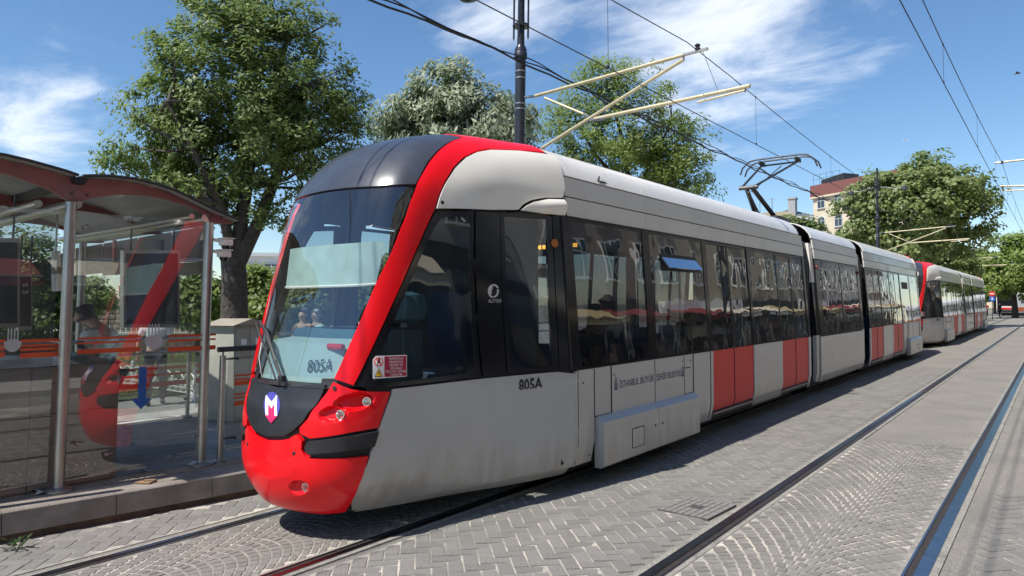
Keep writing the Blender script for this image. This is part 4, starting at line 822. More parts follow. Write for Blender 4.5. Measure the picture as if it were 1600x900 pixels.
# ticket gate cabinets behind the glass
cabm = mat('cabinet_brown', (.27, .215, .175), .4, var=.2, scale=3, dirt=(.24, .2, .17), dscale=2, dmin=.5, dmax=.85)
def gate(a0, a1, h, label, d0=.14, d1=1.1):
    t = Thing('ticket_gate_cabinet', label, 'cabinet', sq((a0+a1)/2, 0, .6), 'ticket gate cabinets behind the shelter glass')
    n = max(1, round((a1-a0)/.34)); w = (a1-a0)/n
    for i in range(n):
        for z0, z1 in ((.02, .60*h), (.60*h+.008, .84*h), (.84*h+.008, h-.03)):
            mb = MB(); x0, x1 = a0+i*w+.004, a0+(i+1)*w-.004; mb.prism([tuple(sq(x, z, d0)) for x, z in ((x0, z0), (x1, z0), (x1, z1), (x0, z1))], tuple(IN*.02)); t.part('front_panel', mb, cabm, smooth=0)
    mb = MB(); mb.prism([tuple(sq(x, z, d0+.022)) for x, z in ((a0, .0), (a1, .0), (a1, h-.03), (a0, h-.03))], tuple(IN*(d1-d0))); t.part('body', mb, cabm, smooth=0)
    mb = MB(); mb.prism([tuple(sq(a0-.01, h-.028+z, d0-.02+y)) for y, z in ((0, 0), (0, .012), (.35, .07), (d1, .07), (d1, 0))], tuple(SD*(a1-a0+.02))); t.part('top', mb, darkst, smooth=0)
    return t
k1 = gh(186, 700)[0]
gate(k1-.50, k1, 1.19, 'brown ticket gate cabinet at the right, next to the open gap'); gate(k1-1.04, k1-.52, 1.19, 'brown ticket gate cabinet behind the near shelter post'); gate(k1-2.1, k1-1.06, 1.19, 'wide brown ticket gate cabinet at the left edge of the photo')
# cameras on the end post
for i, (px_, py_, lb) in enumerate(((353, 379, 'upper beige security camera on the shelter end post'), (350, 397, 'lower beige security camera with a dome under it'))):
    p = sp(px_, py_, -.05); t = Thing('security_camera', lb, 'camera', p); mb = MB(); mb.box(tuple(p), (.12, .12, .075), bev=.02); hsg = t.part('housing', mb, cream); mb = MB(); mb.lathe(tuple(p-LEAN*.035), [(.05, 0), (.048, -.02), (.035, -.045), (.01, -.055)], 14); t.part('dome', mb, blk, hsg)
    mb = MB(); mb.bar(tuple(p), tuple(sp(332, py_-5, .0)), .018, 8); t.part('bracket', mb, cream); mb = MB(); mb.box(tuple(p+LEAN*.045), (.14, .14, .012), bev=.004); t.part('sun_hood', mb, cream)
# edge handrail with its glass, beside the nose of the tram
hr = Thing('platform_handrail', 'steel handrail with glass and red stripes between the end post and the tram', 'handrail', on_z(343, 722, PZ0))
b0 = on_z(343, 722, PZ0); HD = np.array([KD[0]*.55, KD[1], 0]); HD /= np.linalg.norm(HD)
def hq(a, h, d=0): return b0+HD*a+LEAN*h+IN*d
hh = (555-722)/1110.*-1; 
def hsolve(px, py): p = on_plane(px, py, b0, np.cross(HD, LEAN)); return float((p-b0)@HD), float((p-b0)@LEAN)
ht = hsolve(347, 556)[1]; hrail = hsolve(345, 546)[1]
for a in (0, 1.35):
    mb = MB(); mb.tube([tuple(hq(a, 0)), tuple(hq(a, ht))], .036, 14); q_ = hr.part('post', mb, steel); mb = MB(); mb.lathe(tuple(hq(a, 0)), [(.085, 0), (.085, .018), (.045, .03)], 18); hr.part('base_flange', mb, steel, q_); mb = MB(); mb.bar(tuple(hq(a, ht)), tuple(hq(a, hrail)), .012, 8); hr.part('pin', mb, steel, q_)
    for h in (.25, ht-.04): mb = MB(); mb.bar(tuple(hq(a, h)), tuple(hq(a+.16, h, .02)), .009, 6); mb.lathe(tuple(hq(a+.16, h, .0)), [(.018, 0), (.018, .02)], 8, tuple(-IN)); hr.part('spider_fitting', mb, darkst, q_)
mb = MB(); mb.tube([tuple(hq(-.06, hrail)), tuple(hq(1.9, hrail))], .03, 12); hr.part('top_rail', mb, darkst)
mb = MB(); mb.prism([tuple(hq(a, h, .03)) for a, h in ((.08, .1), (1.3, .1), (1.3, ht-.02), (.08, ht-.02))], tuple(IN*.01)); pn = hr.part('glass_pane', mb, glsh, smooth=0)
for h, t_ in ((.93, .02), (.885, .02), (.83, .045), (.72, .018), (.68, .018), (.60, .05)): mb = MB(); mb.prism([tuple(hq(a, z, .026)) for a, z in ((.16, h), (1.3, h), (1.3, h+t_), (.16, h+t_))], tuple(IN*.003)); hr.part('red_stripe', mb, stripe, pn, 0)
# rail and glass at the back of the platform
br = Thing('back_railing', 'steel railing with red striped glass at the back edge of the platform', 'railing', (-10.85, 5.8, PZ0)); XB = -10.87
for y in (3.6, 5.75, 7.9, 10.0):
    mb = MB(); mb.tube([(XB, y, PZ0), (XB, y+.04, PZ0+1.12)], .032, 12); q_ = br.part('post', mb, steel); mb = MB(); mb.lathe((XB, y, PZ0), [(.08, 0), (.08, .02), (.04, .03)], 16); br.part('base_flange', mb, steel, q_); mb = MB(); mb.bar((XB, y, PZ0+.3), (XB+.12, y-.1, PZ0+.3), .01, 6); mb.lathe((XB+.12, y-.1, PZ0+.3), [(.02, 0), (.02, .02)], 8, (1, 0, 0)); br.part('spider_fitting', mb, darkst, q_)
for z, r in ((PZ0+1.24, .028), (PZ0+1.02, .018)): mb = MB(); mb.tube([(XB, 1.5, z), (XB, 16, z)], r, 10); br.part('rail', mb, steel)
for y0 in (3.65, 5.8, 7.95):
    mb = MB(); mb.box((XB+.06, y0+1.05, PZ0+.55), (.01, 2.0, .8)); pn = br.part('glass_pane', mb, glsh, smooth=0)
    for z, h in ((.80, .04), (.70, .035), (.56, .07)): mb = MB(); mb.box((XB+.068, y0+1.05, PZ0+z), (.003, 2.0, h)); br.part('red_stripe', mb, stripe, pn, 0)
# litter beside the post
t = Thing('litter', 'crumpled red and white litter on the kerb beside the near shelter post', 'litter', on_z(66, 772, PZ0)); p = t.loc
mb = MB(); mb.add([(p[0]+random.uniform(-.06, .06), p[1]+random.uniform(-.06, .06), PZ0+random.uniform(0, .05)) for _ in range(12)], [(i, (i+1) % 12, (i+5) % 12) for i in range(12)]); t.part('wrapper', mb, wht, smooth=0)
mb = MB(); mb.add([(p[0]+random.uniform(-.05, .07), p[1]+random.uniform(-.04, .08), PZ0+random.uniform(0, .05)) for _ in range(6)], [(0, 1, 2), (2, 3, 4), (3, 4, 5)]); t.part('scrap', mb, redm, smooth=0)
mb = MB(); p2 = on_z(50, 770, PZ0); mb.tube([(p2[0]+.09*math.cos(a), p2[1]+.06*math.sin(2*a), PZ0+.012+.01*math.sin(a)) for a in np.linspace(0, 5, 16)], .006, 5); t.part('black_strap', mb, rub)
p = on_z(572/2.5-1, 500+636/2.5, PZ0); t = Thing('cardboard_scrap', 'small flattened brown cardboard scrap lying on the kerb edge', 'litter', p); mb = MB(); mb.box((p[0], p[1], PZ0+.012), (.16, .12, .012), rz=.5); t.part('sheet', mb, mat('cardboard', (.25, .16, .09), .9)); mb = MB(); mb.box((p[0]+.02, p[1]+.03, PZ0+.024), (.1, .05, .008), rz=.9); t.part('flap', mb, MATS['cardboard'])
weed = leafmat('weed_leaf', (.03, .06, .015), (.05, .09, .025))
for px_, py_, lb in ((28, 862, 'leafy weed at the foot of the kerb in the lower left corner'), (270, 790, 'small weed at the foot of the kerb below the end post'), (335, 775, 'small weed at the foot of the kerb just left of the nose'), (68, 758, 'pale dry weed growing beside the near shelter post')):
    z0 = PZ0 if py_ < 770 and px_ < 100 else -.13; p = on_z(px_, py_, z0); n_ = 26; mb = MB()
    for i in range(n_):
        a, r, h = random.uniform(0, 6.28), random.uniform(.02, .10), random.uniform(.02, .13 if px_ < 100 else .09); c_ = Vector((p[0]+r*math.cos(a), p[1]+r*math.sin(a), z0+h)); d_ = Vector((math.cos(a), math.sin(a), .5)).normalized(); w_ = d_.cross(Vector((0, 0, 1))).normalized()*.014; mb.add([c_-d_*.03, c_+w_, c_+d_*.04, c_-w_], [(0, 1, 2, 3)])
    t = Thing('weed', lb, 'weed', (p[0], p[1], z0)); t.part('leaves', mb, weed, smooth=0); mb = MB()
    for i in range(5): a = i*1.3; mb.tube([(p[0], p[1], z0-.02), (p[0]+.03*math.cos(a), p[1]+.03*math.sin(a), z0+.05), (p[0]+.07*math.cos(a), p[1]+.07*math.sin(a), z0+.09)], .003, 4)
    t.part('stems', mb, weed)


# ================================================================ OVERHEAD LINE
wirem = mat('wire_black', (.02, .02, .022), .5, .3)
tube_y = mat('cantilever_tube', (.50, .44, .28), .45, .2, var=.15, dirt=(.3, .26, .18), dscale=5, dmin=.55, dmax=.8)
polem = mat('pole_paint', (.028, .03, .036), .35, .2, var=.2, coat=.2)
def lean(p, h): return (p[0]+LEAN[0]*h, p[1]+LEAN[1]*h, p[2]+LEAN[2]*h)
PX, PYS = -9.43, [12.6, 52.1, 91.6, 131.1]
def mast(y, label, h=11.0, lamps=True, arm=True):
    dy = y-12.6; t = Thing('catenary_mast', label, 'mast', (PX, y-.2, -.2), 'catenary masts along the platform side of the street'); B = (PX, y-.22, -.2)
    mb = MB(); mb.tube([lean(B, 0), lean(B, 1.2)], .16, 16); t.part('mast_base', mb, polem)
    mb = MB(); mb.tube([lean(B, 1.2), lean(B, 7.62)], .118, 16); t.part('mast_tube', mb, polem)
    mb = MB(); mb.lathe(lean(B, 7.55), [(.12, 0), (.15, .03), (.15, .14), (.13, .18), (.14, .22), (.09, .32)], 16, LEAN); t.part('collar', mb, polem)
    mb = MB(); mb.tube([lean(B, 7.8), lean(B, h)], [.085, .06], 14); t.part('mast_top', mb, polem)
    for k, a in enumerate((0.4, 1.97, 3.54, 5.11)):
        mb = MB(); o = (.165*math.cos(a), .165*math.sin(a)); P_ = [(lean(B, z)[0]+o[0], lean(B, z)[1]+o[1], lean(B, z)[2]) for z in (8.0, 8.06, h-.4)]; mb.tube(P_, [.01, .022, .022], 8); t.part('side_rod', mb, polem)
    for z in (8.3, 9.05, 9.8): mb = MB(); mb.lathe(lean(B, z), [(.19, 0), (.19, .035), (.10, .035), (.10, 0)], 16, LEAN); t.part('rod_ring', mb, polem)
    for z in (7.15, 7.0, 6.42, 6.3): mb = MB(); mb.lathe(lean(B, z+.1), [(.128, 0), (.128, .035)], 16, LEAN); t.part('steel_band', mb, steel)
    if lamps:
        for sg in (-1, 1):
            p = lean(B, 9.72); mb = MB(); mb.tube([(p[0], p[1], p[2]), (p[0]+sg*.5, p[1], p[2]-.05), (p[0]+sg*1.1, p[1], p[2]-.22), (p[0]+sg*1.55, p[1], p[2]-.1)], .03, 8); t.part('lamp_arm', mb, polem)
            mb = MB(); mb.tube([(p[0]+sg*(.45+.2*math.cos(a)*(1-a/9)), p[1], p[2]-.28+.2*math.sin(a)*(1-a/9)) for a in np.linspace(0, 7, 22)], .013, 6); t.part('scroll', mb, polem)
            mb = MB(); mb.lathe((p[0]+sg*1.6, p[1], p[2]-.36), [(.02, .32), (.05, .28), (.20, .1), (.24, .04), (.20, 0), (.02, -.04)], 16); t.part('lamp_head', mb, polem)
    if arm:
        def ap(px, py): q = on_y(px, py, 12.6); return (q[0], q[1]+dy, q[2])
        for n_, a, b, r in (('upper_arm', (836, 150), (1068, 86), .036), ('raking_strut', (838, 237), (1068, 93), .034), ('tie_tube', (851, 153), (916, 180), .028), ('lower_arm', (929, 186), (1172, 134), .038), ('registration_arm', (1090, 160), (1164, 141), .022)):
            mb = MB(); mb.bar(ap(*a), ap(*b), r, 10); q_ = t.part(n_, mb, tube_y)
        for a, b, r in (((820, 152), (838, 150), .03), ((1068, 86), (1106, 76), .03), ((925, 187), (945, 184), .04), ((1098, 80), (1122, 142), .006), ((1068, 84), (1068, 95), .02), ((1164, 134), (1164, 144), .02), ((912, 178), (930, 188), .03)): mb = MB(); mb.bar(ap(*a), ap(*b), r, 7); t.part('arm_fitting', mb, steel)
        mb = MB(); c_ = ap(1090, 76); mb.lathe((c_[0], c_[1], c_[2]-.03), [(.03, 0), (.06, .03), (.03, .06), (.06, .09), (.03, .12)], 10); t.part('wire_clamp', mb, darkst)
        a = np.array(ap(838, 237)); b = np.array(ap(1068, 93)); d = (a-b); k = (PX+.1-a[0])/d[0]; mb = MB(); mb.bar(tuple(a), tuple(a+d*k), .034, 8); t.part('raking_strut', mb, tube_y)
    return t
mast(12.6, 'tall black catenary mast with yellow arms rising behind the first tram')
mast(PYS[1], 'dark catenary mast with yellow arms in front of the plane tree')
mast(PYS[2], 'far dark catenary mast with yellow arms beyond the second tram'); mast(PYS[3], 'farthest dark catenary mast with yellow arms down the street')
def rmast(y, label):
    t = Thing('street_side_mast', label, 'mast', (3.6, y, 0), 'catenary masts on the right side of the street'); mb = MB(); mb.tube([(3.6, y, 0), (3.6, y+.28, 9)], .12, 14); t.part('mast_tube', mb, polem); mb = MB(); mb.lathe((3.6, y, 0), [(.2, 0), (.2, .5), (.14, .7)], 14); t.part('mast_base', mb, polem)
    for n_, a, b, r in (('upper_arm', (3.6, 6.95), (-1.75, 6.92), .034), ('lower_arm', (3.6, 5.6), (-1.6, 6.05), .034), ('registration_arm', (.4, 5.75), (-1.55, 5.88), .022), ('raking_strut', (3.6, 5.3), (.2, 6.9), .03)): mb = MB(); mb.bar((a[0], y+.2, a[1]), (b[0], y+.2, b[1]), r, 8); t.part(n_, mb, tube_y)
    mb = MB(); mb.lathe((-1.53, y+.2, 6.86), [(.03, 0), (.06, .03), (.03, .06), (.06, .09)], 8); mb.box((-1.53, y+.2, 6.0), (.05, .3, .06)); t.part('wire_clamp', mb, darkst)
rmast(31, 'catenary arms reaching in from the right over the empty track'); rmast(70.5, 'farther catenary arms reaching in from the right under the plane trees')
def sagline(x, sups, z, sag, y0, y1):
    pts = []
    for y in np.arange(y0, y1, 2.2):
        k = [s for s in sups if s <= y]; a = k[-1] if k else sups[0]-39.5; u = (y-a)/39.5; u -= math.floor(u); pts.append((x, y, z-sag*4*u*(1-u)))
    return pts
def contact(x, zc, zm, sag, sups, lb1, lb2, y0=-12, y1=170):
    mb = MB(); mb.tube([(x, y, zc) for y in np.arange(y0, y1, 6)], .008, 6); single('contact_wire', mb, wirem, lb1, 'wire', loc=(x, 0, zc))
    pts = sagline(x, sups, zm, sag, y0, y1); t = Thing('carrier_wire', lb2, 'wire', (x, 0, zm)); mb = MB(); mb.tube(pts, .0085, 6); t.part('cable', mb, wirem)
    for y in np.arange(sups[0]-36.3, y1-10, 6.6):
        zz = np.interp(y, [p[1] for p in pts], [p[2] for p in pts])
        if zz-zc > .15: mb = MB(); mb.bar((x, y, zc), (x, y, zz), .004, 4); mb.box((x, y, zc+.02), (.02, .05, .03)); mb.box((x, y, zz), (.02, .05, .03)); t.part('dropper', mb, wirem)
contact(-5.3, 5.42, 6.68, .62, PYS, 'lower thin black contact wire touching the pantograph', 'upper thin black carrier wire clamped to the mast arm over the first tram')
contact(-1.53, 5.72, 6.9, .5, [31, 70.5, 110], 'lower thin black contact wire over the empty right hand track', 'upper thin black carrier wire over the empty right hand track')
t = Thing('feeder_cables', 'bundle of sagging black cables strung between the masts past the nearest mast', 'cable', (PX, 12, 7))
for k in range(3):
    mb = MB(); pts = []
    for y in np.arange(-10, 60, .5):
        u = ((y-12.6)/39.5) % 1; sg = .25*4*u*(1-u); w = .05*math.sin(y*1.3+k*2)+.04*math.sin(y*2.9+k)+(.14*max(0, 1-abs(y-10.8)/1.6)*(-1) if k == 2 else 0)+(-.12*max(0, math.sin(y*.9)) if k == 1 and y > 15 else 0)
        pts.append((PX+.17+.03*k, y, 7.22-sg*.6+w*.6+.03*k))
    mb.tube(pts, (.022, .016, .014)[k], 6); t.part('cable', mb, wirem)

# ================================================================ TREES AND PLANTS
def leaf_mesh(name, cent, nrm_up, size, asp, n_per, spread, M, droop=.0, par_loc=(0, 0, 0), center=None, outb=.6):
    nC = len(cent); n = nC*n_per; c = np.repeat(cent, n_per, 0); sp_ = np.repeat(spread, n_per)[:, None]
    off = rng.normal(size=(n, 3)); off /= np.linalg.norm(off, axis=1)[:, None]; off *= (rng.random((n, 1))**.45); off[:, 2] *= .72; pos = c+off*sp_
    out = (c-center[None])/(np.linalg.norm(c-center[None], axis=1)[:, None]+1e-6) if center is not None else np.zeros((n, 3))
    nr = rng.normal(size=(n, 3))*.55+np.array([0, -.25, nrm_up*1.15])+out*outb*1.3+off*.6; nr /= np.linalg.norm(nr, axis=1)[:, None]
    t = np.cross(nr, rng.normal(size=(n, 3))); t[:, 2] -= droop; t -= nr*np.sum(t*nr, 1)[:, None]; t /= np.linalg.norm(t, axis=1)[:, None]+1e-9; b = np.cross(nr, t)
    L_ = size*(.65+.7*rng.random((n, 1))); Wd = L_*asp
    v = np.stack([pos-t*L_*.5, pos+b*Wd*.5-nr*L_*.06, pos+t*L_*.5, pos-b*Wd*.5-nr*L_*.06], 1).reshape(-1, 3)-np.array(par_loc)[None]
    me = bpy.data.meshes.new(name); me.vertices.add(n*4); me.vertices.foreach_set('co', v.astype(np.float32).ravel()); me.loops.add(n*4); me.loops.foreach_set('vertex_index', np.arange(n*4, dtype=np.int32)); me.polygons.add(n); me.polygons.foreach_set('loop_start', np.arange(0, n*4, 4, dtype=np.int32)); me.update(calc_edges=True); me.validate(); me.materials.append(M); return me
def crown_pts(ells, n, shell=.55):
    vol = np.array([e[1][0]*e[1][1]*e[1][2] for e in ells]); vol = vol**.8/np.sum(vol**.8); o = []
    while len(o) < n:
        k = rng.choice(len(ells), p=vol); d = rng.normal(size=3); d /= np.linalg.norm(d); r = 1-(1-rng.random()**.5)*(1-.1) if rng.random() < shell else rng.random()**.6
        o.append(np.array(ells[k][0])+d*np.array(ells[k][1])*r)
    return np.array(o)
def tree(name, label, base, trunk_pts, r0, ells, n_cl, n_per, lsize, asp, M, Mb, spread=(.3, .6), group=None, nlimb=26, up=.7, droop=0, shell=.6, cat='tree', outb=.6):
    t = Thing(name, label, cat, base, group); cen = np.mean([e[0] for e in ells], 0)
    cl = crown_pts(ells, n_cl, shell); sps = rng.uniform(*spread, size=n_cl)
    mb = MB()
    for k, (pts, ra, rb) in enumerate(trunk_pts):
        n_ = len(pts); mb.tube(pts, [ra+(rb-ra)*i/(n_-1) for i in range(n_)], 12 if k == 0 else 9)
    tr = t.part('trunk', mb, Mb, smooth=60); mb = MB(); src = [Vector(p) for pts, _, _ in trunk_pts for p in pts[-3:]]
    for p in cl[rng.choice(n_cl, min(nlimb, n_cl), False)]:
        q = Vector(p); s_ = min(src, key=lambda a: (a-q).length+(2 if a.z > q.z else 0)); d = (q-s_); mid = s_+d*.5+Vector((random.uniform(-.1, .1), random.uniform(-.1, .1), -.06))*d.length; r = r0*.13
        mb.tube([s_, mid, q], [r, r*.6, r*.18], 6)
        for _ in range(2): w = Vector((random.uniform(-1, 1), random.uniform(-1, 1), random.uniform(-.2, 1))).normalized()*d.length*.3; mb.tube([mid, mid+w*.6, mid+w], [r*.4, r*.25, r*.1], 5)
    t.part('limbs', mb, Mb, tr if False else None, 60)
    t.partm('crown', leaf_mesh('crown', cl, up, lsize, asp, n_per, sps, M, droop, t.loc, cen, outb)); return t
def pxell(L_, Z, dz=.9):                                        # crown lobes given as (px, py, rx, ry[, depth shift])
    o = []
    for e in L_:
        z = Z+(e[4] if len(e) > 4 else 0); k = z/F; o.append((PZ(e[0], e[1], z), (e[2]*k, e[2]*k*dz, e[3]*k)))
    return o
lf1 = leafmat('leaf_mid_green', (.125, .185, .05), (.215, .275, .09), .46)
lf2 = leafmat('leaf_silver', (.14, .19, .08), (.27, .315, .16), .3, back=(.29, .33, .21))
lf3 = leafmat('leaf_yellow_green', (.15, .215, .05), (.25, .315, .085), .5)
lf4 = leafmat('leaf_plane_tree', (.15, .21, .065), (.265, .315, .115), .46)
lf5 = leafmat('leaf_dark_green', (.085, .13, .034), (.15, .20, .055), .42)
lf6 = leafmat('leaf_bright', (.15, .23, .045), (.25, .32, .075), .45)
Z = 14.5; q = lambda x, y, dz=0: tuple(PZ(x, y, Z+dz)); b = PZ(367, 500, Z)
tree('ash_tree', 'large spreading tree with a dark forked trunk, its green crown above the shelter', (b[0], b[1], .2),
     [([(b[0], b[1], .1), q(366, 500), q(366, 430), q(362, 390)], .30, .23), ([q(366, 420), q(378, 340), q(392, 250), q(430, 150), q(448, 60)], .17, .04), ([q(372, 412), q(405, 345), q(445, 240, .5), q(478, 130, .8), q(500, 60, 1)], .16, .03), ([q(364, 400), q(345, 320, -.5), q(300, 230, -.8), q(262, 160, -1)], .12, .03), ([q(385, 290), q(360, 180, 1), q(340, 80, 1)], .08, .02)], .30,
     pxell([(385, 95, 150, 120), (270, 190, 95, 85), (460, 170, 105, 110), (230, 262, 72, 45), (345, 30, 90, 75), (440, 30, 95, 60), (300, 300, 90, 50), (485, 240, 70, 65), (410, 320, 70, 50), (535, 170, 52, 85), (515, 275, 60, 50), (205, 250, 50, 35), (255, 215, 85, 70), (310, 255, 85, 60), (300, 150, 70, 70), (260, 80, 40, 40), (390, 220, 120, 80)], Z), 860, 76, .108, .42, lf1, bark, (.16, .42), nlimb=70, shell=.72)
Z = 25; b = PZ(700, 240, Z)
tree('silver_tree', 'silvery grey leaved tree behind the roof of the first tram', (b[0], b[1], .2), [([(b[0], b[1], .1), q(700, 380), q(700, 300), q(695, 220), q(690, 170)], .28, .08)], .25,
     pxell([(690, 190, 105, 70), (640, 195, 70, 55), (700, 145, 75, 42), (770, 190, 70, 60), (810, 200, 45, 55), (745, 240, 110, 50)], Z), 320, 85, .24, .32, lf2, bark, (.35, .7), nlimb=20, droop=1.2, up=.4)
Z = 27; b = PZ(985, 300, Z)
tree('locust_tree', 'airy yellow green tree behind the yellow catenary arms', (b[0], b[1], .2), [([(b[0], b[1], .1), q(985, 420), q(985, 330), q(978, 240), q(960, 170)], .22, .05), ([q(985, 320), q(1020, 250), q(1050, 190)], .1, .03), ([q(985, 310), q(930, 240), q(900, 190)], .1, .03)], .22,
     pxell([(970, 220, 110, 75), (1040, 250, 85, 65), (900, 190, 65, 65), (985, 145, 75, 42), (1075, 205, 38, 35), (1060, 300, 70, 30), (900, 260, 60, 45), (940, 120, 60, 26)], Z), 430, 74, .15, .4, lf3, bark, (.3, .62), nlimb=40)
Z = 52; b = PZ(1418, 460, Z)
tree('plane_tree', 'big plane tree in front of the cream building with the dark red cornice', (b[0], b[1], .0), [([(b[0], b[1], -.1), q(1418, 440), q(1420, 400), q(1418, 350), q(1415, 300)], .42, .12), ([q(1420, 395), q(1460, 350), q(1500, 310)], .2, .06), ([q(1420, 400), q(1380, 350), q(1340, 330)], .2, .06), ([q(1420, 380), q(1440, 320), q(1450, 270)], .18, .05)], .42,
     pxell([(1420, 310, 95, 55), (1350, 340, 52, 42), (1485, 300, 70, 45), (1450, 265, 45, 26), (1520, 330, 38, 38), (1470, 370, 65, 40), (1390, 375, 75, 32), (1385, 285, 40, 22), (1410, 405, 45, 20)], Z), 460, 62, .30, .75, lf4, barkp, (.5, 1.0), nlimb=60, shell=.6)
Z = 41; b = PZ(1256, 420, Z)
tree('street_tree', 'small bushy tree whose top shows between the first tram and the cream building', (b[0], b[1], -.1), [([(b[0], b[1], -.1), q(1256, 430), q(1256, 390), q(1255, 360)], .16, .05)], .15, pxell([(1255, 362, 35, 22), (1240, 350, 18, 14), (1275, 375, 20, 20), (1256, 395, 38, 22)], Z), 90, 75, .22, .7, lf5, bark, (.35, .65), nlimb=12)
for (cx, cy, rx, ry, Z, lb, M_) in ((1585, 420, 62, 68, 80, 'tall bright green tree at the right edge beyond the far tram', lf6), (1555, 445, 40, 34, 112, 'dense green street tree behind the traffic signs', lf6), (1480, 420, 45, 45, 70, 'shaded plane tree behind the second tram roof', lf4), (1530, 425, 25, 40, 100, 'narrow green tree beside the white far building', lf4), (1660, 400, 70, 70, 74, 'bright tree just outside the right edge of the photo', lf6), (1600, 462, 50, 24, 150, 'far low tree closing the end of the street', lf5)):
    b = PZ(cx, cy, Z); q = lambda x, y, dz=0: tuple(PZ(x, y, Z+dz)); tree('street_tree', lb, (b[0], b[1], 0), [([(b[0], b[1], -.1), q(cx, 470), q(cx, cy+ry*.6), q(cx-3, cy)], .35, .1), ([q(cx, cy+ry*.6), q(cx+rx*.4, cy-ry*.2)], .2, .06)], .35, pxell([(cx, cy, rx*.8, ry*.75), (cx-rx*.4, cy+ry*.2, rx*.5, ry*.5), (cx+rx*.45, cy-ry*.1, rx*.5, ry*.55), (cx, cy-ry*.45, rx*.6, ry*.5)], Z), 190, 70, .42 if Z > 90 else .34, .75, M_, bark, (.6, 1.2), 'street trees along the tram line', nlimb=16)
for (cx, cy, rx, ry, Z, lb, M_, nC) in ((40, 430, 95, 95, 24, 'dense dark tree seen through the shelter at the left edge', lf5, 260), (140, 455, 42, 32, 30, 'small light green tree beside the domes', lf6, 60), (-60, 380, 90, 110, 30, 'dark tree outside the left edge of the photo', lf5, 160), (410, 450, 48, 50, 22, 'yellowish shrub behind the trunk of the big tree', lf3, 110), (312, 460, 38, 44, 19, 'leafy bush with yellow green leaves behind the end post', lf3, 90), (500, 450, 75, 50, 21, 'dark green bushes glimpsed through the tram windscreen', lf5, 200), (580, 440, 60, 55, 26, 'bushy tree behind the cab of the first tram', lf1, 150), (660, 430, 80, 60, 28, 'leafy bush behind the cab side window', lf5, 160)):
    b = PZ(cx, cy, Z); q = lambda x, y, dz=0: tuple(PZ(x, y, Z+dz)); tree('bush' if 'bush' in lb or 'shrub' in lb else 'garden_tree', lb, (b[0], b[1], .2), [([(b[0], b[1], .1), q(cx, 490), q(cx, cy+ry*.4), q(cx-4, cy)], .14, .04)], .14, pxell([(cx, cy, rx*.8, ry*.8), (cx-rx*.45, cy+ry*.3, rx*.5, ry*.6), (cx+rx*.45, cy+ry*.3, rx*.5, ry*.6), (cx, cy+ry*.6, rx, ry*.45)], Z), nC, 80, .17, .6, M_, bark, (.3, .6), 'garden shrubs and trees behind the stop', nlimb=14, cat='bush' if 'bush' in lb or 'shrub' in lb else 'tree')
# clipped hedges in the garden, seen through the cab
for cx, cy, w, lb in ((462, 512, 80, 'clipped box hedge seen through the windscreen'), (441, 499, 22, 'round clipped bush seen at the left of the windscreen')):
    Z = 17 if w > 50 else 16; c0 = PZ(cx, cy, Z); k = Z/F; t = Thing('hedge', lb, 'hedge', (c0[0], c0[1], .2)); h = .34 if w > 50 else .3
    cl = np.array([[c0[0]+rng.uniform(-.5, .5)*w*k*.8, c0[1]+rng.uniform(-.5, .5)*w*k*.6, c0[2]-.15+rng.uniform(-.5, .35)*h*1.6] for _ in range(90 if w > 50 else 40)]); t.partm('foliage', leaf_mesh('foliage', cl, .6, .07, .6, 60, np.full(len(cl), .13), lf6, 0, t.loc, c0)); mb = MB(); mb.bar((c0[0], c0[1], .1), (c0[0], c0[1], c0[2]), .05, 6); t.part('stem', mb, bark)
# lawn and garden
lawnm = mat('lawn_green', (.10, .135, .035), .95, var=.35, scale=1.3, bump=.6, bscale=30, dirt=(.17, .14, .07), dscale=.9, dmin=.48, dmax=.75)
mb = MB(); nx, ny = 26, 26
V = [(-13.6-i*1.1, 7.3+(j-8)*.9, .19+.05*math.sin(i*1.3)*math.sin(j*.9)+.012*i) for i in range(nx) for j in range(ny)]; mb.add(V, [(i*ny+j, i*ny+j+1, (i+1)*ny+j+1, (i+1)*ny+j) for i in range(nx-1) for j in range(ny-1)]); structure('lawn', mb, lawnm, 60)
n = 26000; px_ = np.stack([-13.6-rng.random(n)**1.5*12, 5.0+rng.random(n)*12, np.zeros(n)], 1); px_[:, 2] = .2+(-13.6-px_[:, 0])/1.1*.012
h_ = .05+.07*rng.random(n); a_ = rng.random(n)*6.28; d_ = np.stack([np.cos(a_), np.sin(a_), 0*a_], 1)*.012; top = px_+np.stack([rng.normal(size=n)*.03, rng.normal(size=n)*.03, h_], 1)
V = np.stack([px_-d_, px_+d_, top], 1).reshape(-1, 3); me = bpy.data.meshes.new('grass'); me.from_pydata(V.tolist(), [], [(3*i, 3*i+1, 3*i+2) for i in range(n)]); me.materials.append(leafmat('grass_blade', (.10, .15, .035), (.19, .2, .06), .3)); o = link(bpy.data.objects.new('grass', me)); o['kind'] = 'stuff'; o['label'] = 'mown grass growing in the garden behind the white fence'; o['category'] = 'grass'
